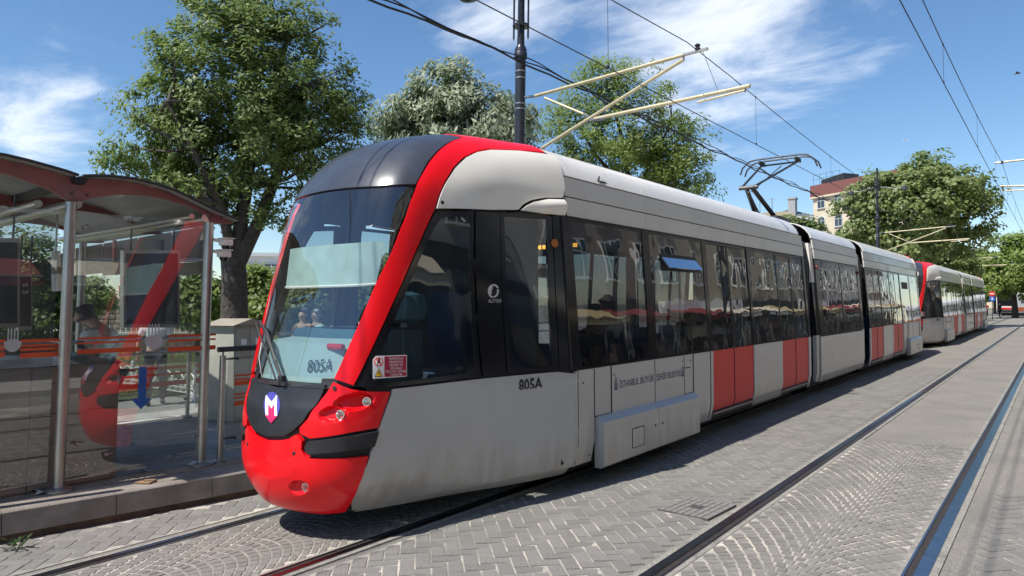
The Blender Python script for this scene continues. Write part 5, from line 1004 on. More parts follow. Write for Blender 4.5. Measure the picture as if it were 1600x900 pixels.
# white ornamental fence
fw = mat('fence_white', (.72, .72, .70), .4, var=.05)
FP = [on_z(120, 598, PZ0), on_z(207, 610, PZ0), on_z(305, 627, PZ0), on_z(352, 616, PZ0), on_z(405, 606, PZ0), on_z(460, 596, PZ0)]
for i, (a, b) in enumerate(zip(FP, FP[1:])):
    lbs = ['white ornamental fence panel seen left of the blue arrow', 'white ornamental fence panel beside the blue arrow', 'white ornamental fence panel between the two back railing posts', 'white ornamental fence panel behind the handrail post', 'white ornamental fence panel just left of the tram nose']
    t = Thing('garden_fence', lbs[i], 'fence', (a+b)/2, 'white ornamental fence panels round the lawn'); d = b-a; Lf = np.linalg.norm(d); d = d/Lf; A = lambda s_, z: (a[0]+d[0]*s_, a[1]+d[1]*s_, PZ0+z)
    mb = MB(); mb.tube([A(0, 0), A(0, .52)], .03, 10); mb.lathe(A(0, .52), [(.045, 0), (.03, .03), (.04, .06), (.01, .1)], 10); mb.lathe(A(0, 0), [(.07, 0), (.05, .04)], 10); t.part('post', mb, fw)
    for z in (.13, .22): mb = MB(); mb.bar(A(0, z), A(Lf, z), .012, 6); t.part('rail', mb, fw)
    n_ = max(2, round(Lf/.42)); w = Lf/n_
    for k in range(n_):
        mb = MB(); mb.tube([A((k+.5)*w+.62*w*math.cos(th), .22+.28*math.sin(th)) for th in np.linspace(0, math.pi, 12)], .013, 6); t.part('arch', mb, fw)
    for k in range(n_*2):
        c_ = (k+.5)*w/2; mb = MB(); mb.tube([A(c_+(.075-.007*th)*math.cos(th), .30+(.075-.007*th)*math.sin(th)) for th in np.linspace(0, 8, 20)], .010, 5); t.part('scroll', mb, fw)
        mb = MB(); mb.tube([A(c_+.05*math.cos(th), .175+.04*math.sin(th)) for th in np.linspace(0, 6.28, 10)], .008, 5); t.part('ring', mb, fw)
# utility cabinet
ub = on_z(370, 600, PZ0); t = Thing('utility_cabinet', 'beige metal utility cabinet with a ridged roof behind the handrail', 'cabinet', ub); c0 = PZ(369, 545, 11); k = 11/F; uc = mat('cabinet_beige', (.33, .33, .275), .55, var=.08, dirt=(.3, .3, .25), dscale=3, dmin=.55, dmax=.85)
MR = Matrix.Rotation(R(14), 3, 'Z'); zt = c0[2]+(545-508)*k; c2 = np.array([c0[0], c0[1]])
mb = MB(); mb.box((c0[0], c0[1], (PZ0+zt)/2), (.52, .62, zt-PZ0), bev=.01, M=MR); t.part('body', mb, uc)
mb = MB(); r_ = [MR @ Vector(p) for p in ((-.32, -.38, 0), (.32, -.38, 0), (.32, 0, .1), (-.32, 0, .1), (-.32, .38, 0), (.32, .38, 0))]; o_ = Vector((c0[0], c0[1], zt+.003)); mb.add([o_+p for p in r_], [(0, 1, 2, 3), (3, 2, 5, 4), (0, 3, 4), (1, 5, 2), (0, 4, 5, 1)]); t.part('roof', mb, gy)
for y in (-.15, .15):
    mb = MB(); p = MR @ Vector((.262, y, 0)); mb.box((c0[0]+p.x, c0[1]+p.y, (PZ0+zt)/2), (.012, .27, zt-PZ0-.1), M=MR); d_ = t.part('door', mb, uc)
    for z in (zt-.25, zt-.4): mb = MB(); p = MR @ Vector((.271, y+.03, 0)); mb.box((c0[0]+p.x, c0[1]+p.y, z), (.006, .11, .09), M=MR); t.part('sticker', mb, wht if z > zt-.3 else gy, d_)
# garden wall with a cream coping and small pickets, stone wall, domes
wp = [on_y(-140, 0, 1)[:2]*0+PZ(-140, 520, 24)[:2], PZ(150, 520, 24)[:2], PZ(345, 520, 24)[:2]]
t = Thing('garden_wall', 'low brown garden wall with a pale coping beyond the lawn', 'wall', (wp[1][0], wp[1][1], .2)); 
for a, b in zip(wp, wp[1:]):
    d = (b-a); L_ = np.linalg.norm(d); ang = math.atan2(d[1], d[0]); c_ = (a+b)/2; mb = MB(); mb.box((c_[0], c_[1], .5), (L_, .3, .9), rz=ang); t.part('wall', mb, mat('wall_brown', (.11, .075, .06), .9, var=.25, scale=4, bump=.4, bscale=20)); mb = MB(); mb.box((c_[0], c_[1], .985), (L_, .42, .07), rz=ang, bev=.01); t.part('coping', mb, gy)
    mb = MB(); nn_ = int(L_/.18)
    for k in range(nn_): p = a+d*(k+.5)/nn_; mb.bar((p[0], p[1], 1.02), (p[0], p[1], 1.3), .014, 4)
    t.part('pickets', mb, cream)['kind'] = 'stuff'
stone = mat('rough_stone', (.30, .25, .20), .95, var=.3, scale=2.2, bump=1, bscale=6, dirt=(.09, .075, .06), dscale=.9, dmin=.42, dmax=.62)
a, b = PZ(105, 490, 36)[:2], PZ(330, 490, 36)[:2]; d = b-a; Ls = np.linalg.norm(d); ang = math.atan2(d[1], d[0]); t = Thing('stone_wall', 'weathered rough stone wall below the domes', 'wall', (*((a+b)/2), .2)); nS_ = 0
mb = MB(); c_ = (a+b)/2; mb.box((c_[0], c_[1], .9), (Ls, .5, 1.9), rz=ang); t.part('wall_core', mb, stone)
for r_i in range(7):
    x = 0
    while x < Ls-.2:
        w = random.uniform(.3, .62); p = a+d/Ls*(x+w/2); mb = MB(); mb.box((p[0]+.25*d[1]/Ls*1, p[1]-.25*d[0]/Ls*1, .35+r_i*.26), (w-.03, .12+random.uniform(0, .08), .235), rz=ang, bev=.03); t.part('stone', mb, stone); x += w
domem = mat('dome_lead_pink', (.27, .17, .13), .8, var=.2, scale=3)
for (cx, cy, rx, ht_, Z, lb) in ((150, 470, 17, 13, 46, 'round reddish dome with a small lantern behind the stone wall'), (203, 470, 19, 11, 46, 'reddish dome with a tall chimney lantern beside the notice board')):
    p = PZ(cx, cy, Z); k = Z/F; t = Thing('domed_bath', lb, 'dome', (p[0], p[1], 0)); mb = MB(); mb.lathe((p[0], p[1], p[2]), [(rx*k*math.cos(a_), ht_*k*math.sin(a_)) for a_ in np.linspace(0, 1.5, 9)], 24); t.part('dome', mb, domem)
    mb = MB(); mb.lathe((p[0], p[1], -.3), [(rx*k*1.08, 0), (rx*k*1.08, p[2]+.28), (rx*k, p[2]+.3)], 12); t.part('drum', mb, stone)
    if cx < 180: mb = MB(); mb.lathe((p[0], p[1], p[2]+ht_*k*.96), [(3.6*k, 0), (3.2*k, 4*k), (4.2*k, 5*k), (4*k, 9*k), (1*k, 13*k)], 12); t.part('lantern', mb, stone)
    else:
        p2 = PZ(190, 462, Z); mb = MB(); mb.box((p2[0], p2[1], p2[2]+3*k), (6*k, 6*k, 22*k)); mb.box((p2[0], p2[1], p2[2]+14.6*k), (8*k, 8*k, 1.6*k)); t.part('chimney', mb, stone); p3 = PZ(178, 466, Z); mb = MB(); mb.lathe((p3[0], p3[1], p3[2]-4*k), [(3*k, 0), (3*k, 9*k), (3.6*k, 9*k), (.4*k, 14*k)], 8); t.part('turret', mb, stone)
# red parasol far behind the bushes
p = PZ(320, 488, 21); t = Thing('parasol', 'red parasol under the trees behind the end post', 'parasol', (p[0], p[1], .2)); mb = MB(); mb.lathe((p[0], p[1], p[2]-.06), [(1.0, 0), (.98, .03), (.5, .13), (.05, .2)], 12); t.part('canopy', mb, mat('parasol_red', (.35, .03, .03), .7)); mb = MB(); mb.bar((p[0], p[1], .2), (p[0], p[1], p[2]+.2), .025); t.part('stick', mb, darkst)

# ================================================================ BUILDINGS IN VIEW
stucco = mat('cream_stucco', (.62, .54, .40), .9, var=.08, scale=1.5, dirt=(.45, .39, .3), dscale=.5, dmin=.5, dmax=.8)
corn = mat('cornice_red', (.20, .075, .065), .8, var=.15); greyst = mat('grey_stone', (.34, .34, .35), .85, var=.12); whst = mat('white_stucco', (.68, .67, .64), .85, var=.06); slate = mat('slate_roof', (.13, .14, .16), .7, var=.2); wgl = glass('building_glass', (.05, .07, .09), 1, .12); frm = mat('frame_white', (.6, .6, .58), .5)
pane_m = mat('window_pane', (.03, .045, .06), .08, spec=.8, var=.2)
def facade(t, o, dx, w, h, M, nrm, cols, rows, z0, fh, ww, wh, arch=(), name='wall', depth=8, skip=lambda i, j: False):
    """wall slab starting at o, along dx, with framed windows set into it"""
    dx = np.array(dx)/np.linalg.norm(dx); nr = np.array(nrm); A = lambda s_, z, k=0: (o[0]+dx[0]*s_+nr[0]*k, o[1]+dx[1]*s_+nr[1]*k, o[2]+z)
    mb = MB(); mb.prism([A(0, 0), A(w, 0), A(w, h), A(0, h)], tuple(-nr*depth)); t.part(name, mb, M, smooth=0)
    cw = w/cols
    for j in range(rows):
        for i in range(cols):
            if skip(i, j): continue
            c_, zb = (i+.5)*cw, z0+j*fh; x0, x1 = c_-ww/2, c_+ww/2; zt = zb+wh
            top_ = [(x1, zt), (x0, zt)] if j not in arch else [(c_+ww/2*math.cos(a_), zt-ww/2+ww/2*math.sin(a_)) for a_ in np.linspace(0, math.pi, 9)]
            out_ = [(x0-.09, zb-.05), (x1+.09, zb-.05)]+[(c_+(x-c_)*(1+.18/ww), z+.09) for x, z in top_]
            mb = MB(); mb.prism([A(x, z, .0) for x, z in out_], tuple(nr*.09)); fr_ = t.part('window', mb, frm, smooth=0)
            mb = MB(); mb.prism([A(x, z, .092) for x, z in [(x0, zb), (x1, zb)]+top_], tuple(nr*.01)); t.part('pane', mb, pane_m, fr_, 0)
            mb = MB(); mb.prism([A(c_-.03, zb, .104), A(c_+.03, zb, .104), A(c_+.03, zt, .104), A(c_-.03, zt, .104)], tuple(nr*.02)); mb.prism([A(x0, zb+wh*.6, .106), A(x1, zb+wh*.6, .106), A(x1, zb+wh*.6+.05, .106), A(x0, zb+wh*.6+.05, .106)], tuple(nr*.02)); t.part('glazing_bar', mb, frm, fr_, 0)
            mb = MB(); mb.prism([A(x0-.15, zb-.14, 0), A(x1+.15, zb-.14, 0), A(x1+.15, zb-.05, 0), A(x0-.15, zb-.05, 0)], tuple(nr*.2)); t.part('sill', mb, frm, fr_, 0)
    return A
# cream corner building
Z = 105; k = Z/F; o = PZ(1273, 470, Z); e = PZ(1420, 470, Z-14); dx = e-o; wB = np.linalg.norm(dx[:2]); dx[2] = 0; dn = np.array([dx[1], -dx[0], 0])/wB
if dn @ (CC-o) < 0: dn = -dn
t = Thing('corner_building', 'cream corner building with a dark red cornice and a railed roof terrace', 'building', (o[0], o[1], 0)); H_ = PZ(1273, 290, Z)[2]
A = facade(t, (o[0], o[1], 0), dx, wB, H_-1.7, stucco, dn, 5, 5, 3.9, 2.95, 1.2, 1.65, arch=(3,), depth=8)
A = facade(t, (o[0], o[1], 0), dx, .01, .01, stucco, dn, 1, 0, 0, 1, .1, .1, depth=.01)
mb = MB(); mb.prism([A(-.3, H_-1.7, .25), A(wB, H_-1.7, .25), A(wB, H_, .25), A(-.3, H_, .25)], tuple(-dn*8.6)); t.part('cornice', mb, corn, smooth=0)
mb = MB(); mb.prism([A(-.35, H_-1.95, .35), A(wB, H_-1.95, .35), A(wB, H_-1.702, .35), A(-.35, H_-1.702, .35)], tuple(-dn*8.8)); t.part('cornice_band', mb, stucco, smooth=0)
mb = MB(); mb.prism([A(1.2, H_, -.4), A(5.2, H_, -.4), A(5.2, H_+1.1, -.4), A(1.2, H_+.7, -.4)], tuple(-dn*3)); t.part('roof_hut', mb, darkst, smooth=0)
for s_ in np.arange(0, 5, 1.2): mb = MB(); mb.bar(A(s_, H_, -.1), A(s_, H_+1.6, -.1), .025, 5); t.part('terrace_post', mb, darkst)
for z in (.9, 1.55): mb = MB(); mb.bar(A(0, H_+z, -.1), A(4.8, H_+z, -.1), .018, 5); t.part('terrace_rail', mb, darkst)
for z in (8.6, 11.5, 14.6): mb = MB(); mb.box(A(-.02, z, .18), (.4, .4, .45)); t.part('facade_bracket', mb, corn)
# block with slate roof, left of it
Z = 75; k = Z/F; o = PZ(1196, 470, Z); e = PZ(1275, 470, Z); dx = e-o; wB = np.linalg.norm(dx[:2]); dx[2] = 0; dn = np.array([dx[1], -dx[0], 0])/wB; dn = dn if dn @ (CC-o) > 0 else -dn
t = Thing('slate_roof_house', 'pale house with a slate roof and a tall chimney left of the cream building', 'building', (o[0], o[1], 0)); zt = PZ(1240, 337, Z)[2]
A = facade(t, (o[0], o[1], 0), dx, wB, zt, whst, dn, 5, 5, 1, 1.7, .7, .9, depth=9)
mb = MB(); mb.prism([A(-.2, zt+.002, .3), A(wB*.62, zt+.002, .3), A(wB*.62, zt+.75, -2.0), A(-.2, zt+.55, -2.0)], tuple(-dn*6)); t.part('roof', mb, mat('mossy_tile', (.26, .22, .13), .9, var=.25), smooth=0)
mb = MB(); mb.prism([A(wB*.60, zt-.9, .32), A(wB*1.02, zt-.9, .32), A(wB*1.02, zt+.4, -1.6), A(wB*.60, zt+.9, -1.6)], tuple(-dn*6)); t.part('roof', mb, slate, smooth=0)
p = A(wB*.655, zt, -1.2); mb = MB(); mb.box((p[0], p[1], zt+.95), (.75, .75, 1.9)); mb.box((p[0], p[1], zt+2.0), (.9, .9, .18)); t.part('chimney', mb, greyst)
for f_ in (.05, .3): p = A(wB*f_, zt, -2); mb = MB(); mb.bar(p, (p[0], p[1], zt+2.2), .03, 5); mb.bar((p[0]-.5, p[1], zt+2.1), (p[0]+.5, p[1], zt+2.1), .02, 5); t.part('aerial', mb, darkst)
# grey palace front, white block and pale flats further off
for nm, lb, x0, x1, yt, Z, dZ, M_, cols, rows, ww in (('stone_building', 'shaded grey stone building standing behind the roof of the second tram', 1448, 1521, 392, 88, 14, greyst, 9, 4, .8), ('white_building', 'narrow white building between the grey stone front and the far trees', 1510, 1536, 392, 120, 6, whst, 4, 5, 1.0), ('apartment_block', 'pale apartment block glimpsed behind the trees left of the tram', 378, 640, 400, 62, 4, whst, 9, 5, 1.1), ('apartment_block', 'pale block at the end of the street beyond the far tram', 1560, 1640, 440, 190, 5, stucco, 6, 4, 1.4)):
    o = PZ(x0, 470, Z); e = PZ(x1, 470, Z+dZ); dx = e-o; wB = np.linalg.norm(dx[:2]); dx[2] = 0; dn = np.array([dx[1], -dx[0], 0])/wB; dn = dn if dn @ (CC-o) > 0 else -dn; t = Thing(nm, lb, 'building', (o[0], o[1], 0)); zt = PZ(x0, yt, Z)[2]; fh = (zt-.5)/rows
    A = facade(t, (o[0], o[1], 0), dx, wB, zt, M_, dn, cols, rows, fh*.28, fh, ww, fh*.55, depth=8); mb = MB(); mb.prism([A(-.2, zt, .3), A(wB+.2, zt, .3), A(wB+.2, zt+.3, .3), A(-.2, zt+.3, .3)], tuple(-dn*8.5)); t.part('cornice', mb, frm, smooth=0)
# shop fronts on the right side of the street: they stand outside the frame and show in the tram's windows
shopm = [mat('shop_beige', (.42, .36, .27), .85, var=.1), mat('shop_grey', (.32, .31, .3), .85, var=.1), mat('shop_white', (.5, .48, .44), .85, var=.06), mat('shop_brick', (.31, .25, .21), .9, var=.15), mat('shop_sand', (.44, .38, .28), .85, var=.1)]
ORD = ['first', 'second', 'third', 'fourth', 'fifth', 'sixth', 'seventh', 'eighth', 'ninth', 'tenth']; ORD += 'eleventh twelfth thirteenth fourteenth fifteenth sixteenth seventeenth eighteenth nineteenth twentieth'.split(); aw_n = 0
XF = 7.2; y = -9.0; names = ['beige', 'grey', 'white', 'brick', 'sand coloured']; awn = [mat('awning_yellow', (.40, .31, .15), .8), mat('awning_red', (.20, .03, .03), .8), mat('awning_cream', (.6, .55, .42), .8)]; skinm0 = mat('shop_goods', (.07, .055, .045), .8, var=.6, scale=3)
mb = MB(); mb.box((XF-2.2, 60, .06), (4.4-.2, 150, .14)); structure('right_pavement', mb, pav)
for i in range(9):
    w = (9.5, 12, 8, 11, 10, 13, 9, 12, 14)[i]; h = (16.5, 19, 15.5, 18, 16, 19.5, 16, 18.5, 17)[i]; c_ = i % 5
    t = Thing('shop_building', f'{names[c_]} shop building, {ORD[i]} from the near end of the right hand row', 'building', (XF, y, 0), 'shop buildings along the right side, seen only as reflections'); cols = max(3, int(w/2.6))
    A = facade(t, (XF, y, 0), (0, 1, 0), w-.05, h, shopm[c_], (-1, 0, 0), cols, int((h-3.8)/3.0), 4.6, 3.0, 1.15, 1.7, arch=(1,) if c_ == 2 else (), depth=7)
    mb = MB(); mb.box((XF-.25, y+w/2, h+.15), (.6, w-.06, .3)); t.part('cornice', mb, frm); mb = MB(); mb.box((XF-.06, y+w/2, 1.6), (.10, w-.6, 2.7)); t.part('shop_window', mb, pane_m); mb = MB(); mb.box((XF-.1, y+w/2, 3.35), (.14, w-.5, .6)); t.part('shop_board', mb, blkp if i % 2 else whst)
    for j in range(int(w/2.2)): mb = MB(); mb.box((XF-.13, y+.9+j*2.2, 1.6), (.06, .12, 2.7)); t.part('shop_post', mb, steel); mb = MB(); mb.box((XF-.14, y+1.9+j*2.2, 1.2), (.05, 1.2, 1.1)); t.part('goods', mb, skinm0)
    for j in range(max(1, int(w/4.5))):
        ya = y+.4+j*4.4; a_ = Thing('awning', f'{("yellow", "red", "cream")[(i+j) % 3]} sloping shop awning on the right side, {ORD[aw_n % 20]} from the near end', 'awning', (XF-1, ya, 2.9), 'awnings over the shops on the right side'); aw_n += 1; mb = MB(); mb.add([(XF-.1, ya, 3.25), (XF-.1, ya+4, 3.25), (XF-2.0, ya+4, 2.72), (XF-2.0, ya, 2.72), (XF-2.0, ya+4, 2.5), (XF-2.0, ya, 2.5)], [(0, 1, 2, 3), (3, 2, 4, 5)]); a_.part('canopy', mb, awn[(i+j) % 3], smooth=0); mb = MB(); mb.bar((XF-2.0, ya, 2.72), (XF-2.0, ya+4, 2.72), .03, 6); a_.part('front_bar', mb, steel)
    y += w
t = Thing('change_sign', 'black shop sign with pale lettering for a change office on the right side', 'sign', (XF-.4, -1, 3)); mb = MB(); mb.box((XF-.45, .6, 3.35), (.12, 2.6, .9)); t.part('sign_board', mb, blkp)
for i, tx in enumerate(('CHANGE', 'OFFICE')): t.part('sign_lettering', place_text(text_mesh(tx, .34, .004), (XF-.515, 1.6, 3.45-i*.38), (0, -1, 0), (0, 0, 1), (-1, 0, 0)), wht, smooth=0)

# ================================================================ SIGNS AND THE FAR TRAM
p = PZ(1551, 500, 72); t = Thing('traffic_sign', 'round red no entry sign above a blue sign on a post by the far trees', 'traffic sign', (p[0], p[1], 0)); k = 72/F; tc_ = CC-p; tc_[2] = 0; tc_ /= np.linalg.norm(tc_); side = np.array([-tc_[1], tc_[0], 0])
zc = PZ(1551, 459, 72)[2]; zb = PZ(1551, 466, 72)[2]; c0 = np.array([p[0], p[1], zc]); mb = MB(); mb.bar((p[0], p[1], 0), (p[0], p[1], zc+.2), .035, 8); t.part('post', mb, darkst)
mb = MB(); mb.lathe(tuple(c0+tc_*.05), [(4.3*k, 0), (4.3*k, .02)], 24, tuple(tc_)); d_ = t.part('no_entry_disc', mb, mat('sign_red', (.55, .02, .02), .4)); mb = MB(); mb.prism([tuple(c0+tc_*.075+side*x*k+np.array([0, 0, z*k])) for x, z in ((-3, -.7), (3, -.7), (3, .7), (-3, .7))], tuple(tc_*.006)); t.part('bar', mb, wht, d_, 0)
c1 = np.array([p[0], p[1], zb-.05]); mb = MB(); mb.prism([tuple(c1+tc_*.05+side*x*k+np.array([0, 0, z*k])) for x, z in ((-3.6, -3.6), (3.6, -3.6), (3.6, 3.3), (-3.6, 3.3))], tuple(tc_*.02)); d_ = t.part('blue_plate', mb, mat('sign_blue', (.02, .11, .5), .4), smooth=0); mb = MB(); mb.prism([tuple(c1+tc_*.075+side*x*k+np.array([0, 0, z*k])) for x, z in ((-.5, -2.4), (.5, -2.4), (.5, .2), (1.6, .2), (0, 2.3), (-1.6, .2), (-.5, .2))], tuple(tc_*.006)); t.part('arrow', mb, wht, d_, 0)
# older white and red tram coming down the street
yT = 108; xT = -5.25; t = Thing('old_tram', 'far white and red tram standing at the end of the left track', 'tram', (xT, yT, 0)); hw, hz = 1.3, 3.45
mb = MB(); mb.prism([(xT-hw, yT, .45), (xT+hw, yT, .45), (xT+hw, yT, 3.0), (xT+hw-.25, yT, 3.4), (xT-hw+.25, yT, 3.4), (xT-hw, yT, 3.0)], (0, 26, 0)); t.part('body', mb, whst, smooth=0)
mb = MB(); mb.box((xT, yT-.02, 2.05), (2.3, .06, 1.5), bev=.02); t.part('windscreen', mb, blk); mb = MB(); mb.box((xT, yT-.03, .95), (2.4, .08, .22), bev=.02); t.part('front_band', mb, doorred); t.o.rotation_euler = (0, 0, R(-38)); mb = MB(); mb.box((xT, yT-.03, .62), (2.4, .1, .22)); t.part('bumper', mb, rub); mb = MB(); mb.box((xT, yT-.04, 3.05), (1.5, .06, .3)); t.part('destination_box', mb, blk)
for u in (-.9, .9): mb = MB(); mb.lathe((xT+u, yT-.06, 1.0), [(.12, 0), (.1, .04)], 12, (0, -1, 0)); t.part('headlight', mb, chrome)
for j in range(9): mb = MB(); mb.box((xT+hw+.01, yT+2+j*2.7, 2.15), (.04, 2.3, 1.0)); t.part('window', mb, pane_m)
mb = MB(); mb.box((xT+hw+.012, yT+13, .85), (.03, 25.6, .5)); t.part('side_band', mb, mat('band_orange', (.55, .12, .03), .5)); mb = MB(); mb.box((xT, yT+13, .3), (2.2, 25, .5)); t.part('underframe', mb, rub); mb = MB(); mb.box((xT, yT+8, 3.62), (1.6, 6, .4), bev=.05); t.part('roof_box', mb, darkst)
# pale bars of a crossing on the roadway near the far tram
cw = mat('crossing_paint', (.6, .6, .57), .8, var=.15); mb = MB()
mb.prism([(-3.9, 62, .004), (-.9, 62, .004), (-.9, 62.6, .004), (-3.9, 62.6, .004)], (0, 0, .004)); structure('stop_line', mb, cw, parent=road)

# ================================================================ PEOPLE
def skinmesh(name, pts, edges, rad, sub=2, root=0):
    me = bpy.data.meshes.new(name); me.from_pydata(pts, edges, []); o = bpy.data.objects.new(name, me); C.objects.link(o); mo = o.modifiers.new('s', 'SKIN'); mo.use_smooth_shade = True
    sk = me.skin_vertices[0].data if me.skin_vertices else None
    if sk is None:
        bm = bmesh.new(); bm.from_mesh(me); bm.verts.layers.skin.verify(); bm.to_mesh(me); bm.free(); sk = me.skin_vertices[0].data
    for i, r in enumerate(rad): sk[i].radius = (r, r) if not isinstance(r, tuple) else r; sk[i].use_root = (i == root)
    s2 = o.modifiers.new('u', 'SUBSURF'); s2.levels = sub; s2.render_levels = sub
    bpy.context.view_layer.update(); out_ = bpy.data.meshes.new_from_object(o.evaluated_get(bpy.context.evaluated_depsgraph_get())); bpy.data.objects.remove(o); bpy.data.meshes.remove(me)
    out_.name = name; return out_
skin = mat('skin', (.38, .22, .15), .55, var=.06); skin2 = mat('skin_light', (.50, .32, .23), .55, var=.06)
hairm = mat('hair_dark', (.015, .012, .011), .6, var=.3, scale=60); hairg = mat('hair_grey', (.32, .31, .3), .6, var=.2, scale=60)
def person(label, loc, face, h=1.72, top=None, legs=None, sk=skin, hair=hairm, arms=None, bend=0.0, nod=0.0, sit=False, sub=2, group=None, patch=False, cap=None, sleeve=.55, stride=.12):
    """one continuous body mesh; shirt, trousers, shoes and hair lie over it. local frame: +y is where the person faces"""
    k = h/1.75; t = Thing('person', label, 'person', loc, group); t.o.rotation_euler = (0, 0, face)
    def B(p): x, y, z = p; dz = z-.95; return (x*k, (y+math.sin(bend)*max(0, dz))*k, (.95+dz*math.cos(bend) if dz > 0 else z)*k)
    hy = .45 if sit else 0
    if sit: hip = {s_: (s_*.1, 0, .92) for s_ in (1, -1)}; knee = {s_: (s_*.12, .45, .93) for s_ in (1, -1)}; ank = {s_: (s_*.12, .47, .5) for s_ in (1, -1)}
    else: hip = {s_: (s_*.095, 0, .90) for s_ in (1, -1)}; knee = {s_: (s_*.11, .02+s_*stride*.5, .49) for s_ in (1, -1)}; ank = {s_: (s_*.11, -.02+s_*stride, .08) for s_ in (1, -1)}
    arms = arms or {1: ((.27, -.02, 1.12), (.28, .06, .87)), -1: ((-.27, -.02, 1.12), (-.28, .08, .87))}
    P = [B((0, 0, .95)), B((0, 0, 1.12)), B((0, .005, 1.30)), B((0, -.01, 1.43)), B((0, 0, 1.50)), B((0, .015+nod*.06, 1.57-nod*.01)), B((0, .03+nod*.14, 1.65-nod*.03)), B((0, .02+nod*.13, 1.72-nod*.06))]
    Ra = [(.145, .11), (.13, .10), (.155, .11), (.10, .08), .055, .068, (.078, .092), (.06, .075)]; E = [(i, i+1) for i in range(7)]
    def add(p, r, par): P.append(p); Ra.append(r); E.append((par, len(P)-1)); return len(P)-1
    add(B((0, .128+nod*.16, 1.615-nod*.06)), .016, 6)            # nose
    for s_ in (1, -1): add(B((s_*.088, .01+nod*.13, 1.63-nod*.03)), .018, 6)   # ears
    idx = {}
    for s_ in (1, -1):
        a = add(B((s_*.155, -.01, 1.41)), .062, 3); b = add(B((s_*.19, -.01, 1.385)), .056, a); e_ = add(B(arms[s_][0]), .041, b); w_ = add(B(arms[s_][1]), .027, e_); idx[s_] = (b, e_, w_)
        d = Vector(P[w_])-Vector(P[e_]); d.normalize(); q = d.orthogonal().normalized(); pm = add(tuple(Vector(P[w_])+d*.055*k), (.036, .018), w_)
        for f_ in range(4): o_ = q*(f_-1.5)*.019*k; m_ = add(tuple(Vector(P[pm])+d*(.05-.004*abs(f_-1.5))*k+o_*1.1), .009, pm); add(tuple(Vector(P[m_])+d*.032*k+d.cross(q)*.018*k), .0075, m_)
        th = add(tuple(Vector(P[w_])+d*.03*k+q*.042*k), .0105, w_); add(tuple(Vector(P[th])+d*.035*k+q*.012*k), .0085, th)
        hp_ = add(B(hip[s_]), .09, 0); kn = add((knee[s_][0]*k, knee[s_][1]*k, knee[s_][2]*k), .058, hp_); an = add((ank[s_][0]*k, ank[s_][1]*k, ank[s_][2]*k), .04, kn); add((ank[s_][0]*k, (ank[s_][1]+.15)*k, (ank[s_][2]-.045)*k), .034, an); idx[('l', s_)] = (hp_, kn, an)
    Ra = [tuple(q*k for q in r) if isinstance(r, tuple) else r*k for r in Ra]
    me = skinmesh('body', P, E, Ra, sub); me.materials.append(sk); t.partm('body', me)
    g_ = lambda i, f=1.14, a=.012: tuple(q*f+a*k for q in Ra[i]) if isinstance(Ra[i], tuple) else Ra[i]*f+a*k
    mixp = lambda a, b, f: tuple(x*(1-f)+y_*f for x, y_ in zip(P[a], P[b]))
    sp_ = [P[0], P[1], P[2], P[3], mixp(3, 4, .35)]; sr_ = [g_(0), g_(1), g_(2), g_(3, 1.2), .062*k]; se = [(0, 1), (1, 2), (2, 3), (3, 4)]
    for s_ in (1, -1):
        b, e_, w_ = idx[s_]; n_ = len(sp_); sp_ += [P[b], mixp(b, e_, sleeve) if sleeve <= 1 else mixp(e_, w_, sleeve-1)]; sr_ += [g_(b), (g_(b)+g_(e_))/2*1.05]; se += [(3, n_), (n_, n_+1)]
        if sleeve > 1: sp_[n_+1], sr_[n_+1] = P[e_], g_(e_); sp_.append(mixp(e_, w_, sleeve-1)); sr_.append(g_(w_)); se.append((n_+1, n_+2))
    me = skinmesh('shirt', sp_, se, sr_, sub); me.materials.append(top); t.partm('shirt', me)
    tp, tr_, te = [mixp(0, 1, .15)], [g_(0, 1.1)], []
    for s_ in (1, -1):
        h_, kn, an = idx[('l', s_)]; n_ = len(tp); tp += [P[h_], P[kn], P[an]]; tr_ += [g_(h_, 1.1), g_(kn), g_(an, 1.2)]; te += [(0, n_), (n_, n_+1), (n_+1, n_+2)]
    me = skinmesh('trousers', tp, te, tr_, sub); me.materials.append(legs); t.partm('trousers', me)
    hd = Vector(P[6]); hu = Vector(P[7]); ax = (hu-hd).normalized(); hp_ = [tuple(hd+ax*.02*k+Vector((0, -.035, 0))*k), tuple(hu+ax*.012*k+Vector((0, -.012, 0))*k), tuple(hu+Vector((0, .035, -.012))*k+ax*.01), tuple(hd+Vector((0, -.06, -.045))*k)]
    me = skinmesh('hair', hp_, [(0, 1), (1, 2), (0, 3)], [(.086*k, .078*k), (.074*k, .076*k), (.055*k, .05*k), (.06*k, .045*k)], sub); me.materials.append(hair); t.partm('hair', me)
    for s_ in (1, -1):
        an = idx[('l', s_)][2]; p_ = P[an]; me = skinmesh('shoe', [(p_[0], p_[1]-.02, p_[2]-.025*k), (p_[0], p_[1]+.10*k, p_[2]-.04*k), (p_[0], p_[1]+.19*k, p_[2]-.05*k)], [(0, 1), (1, 2)], [.052*k, .046*k, .036*k], 1); me.materials.append(rub); t.partm('shoe', me)
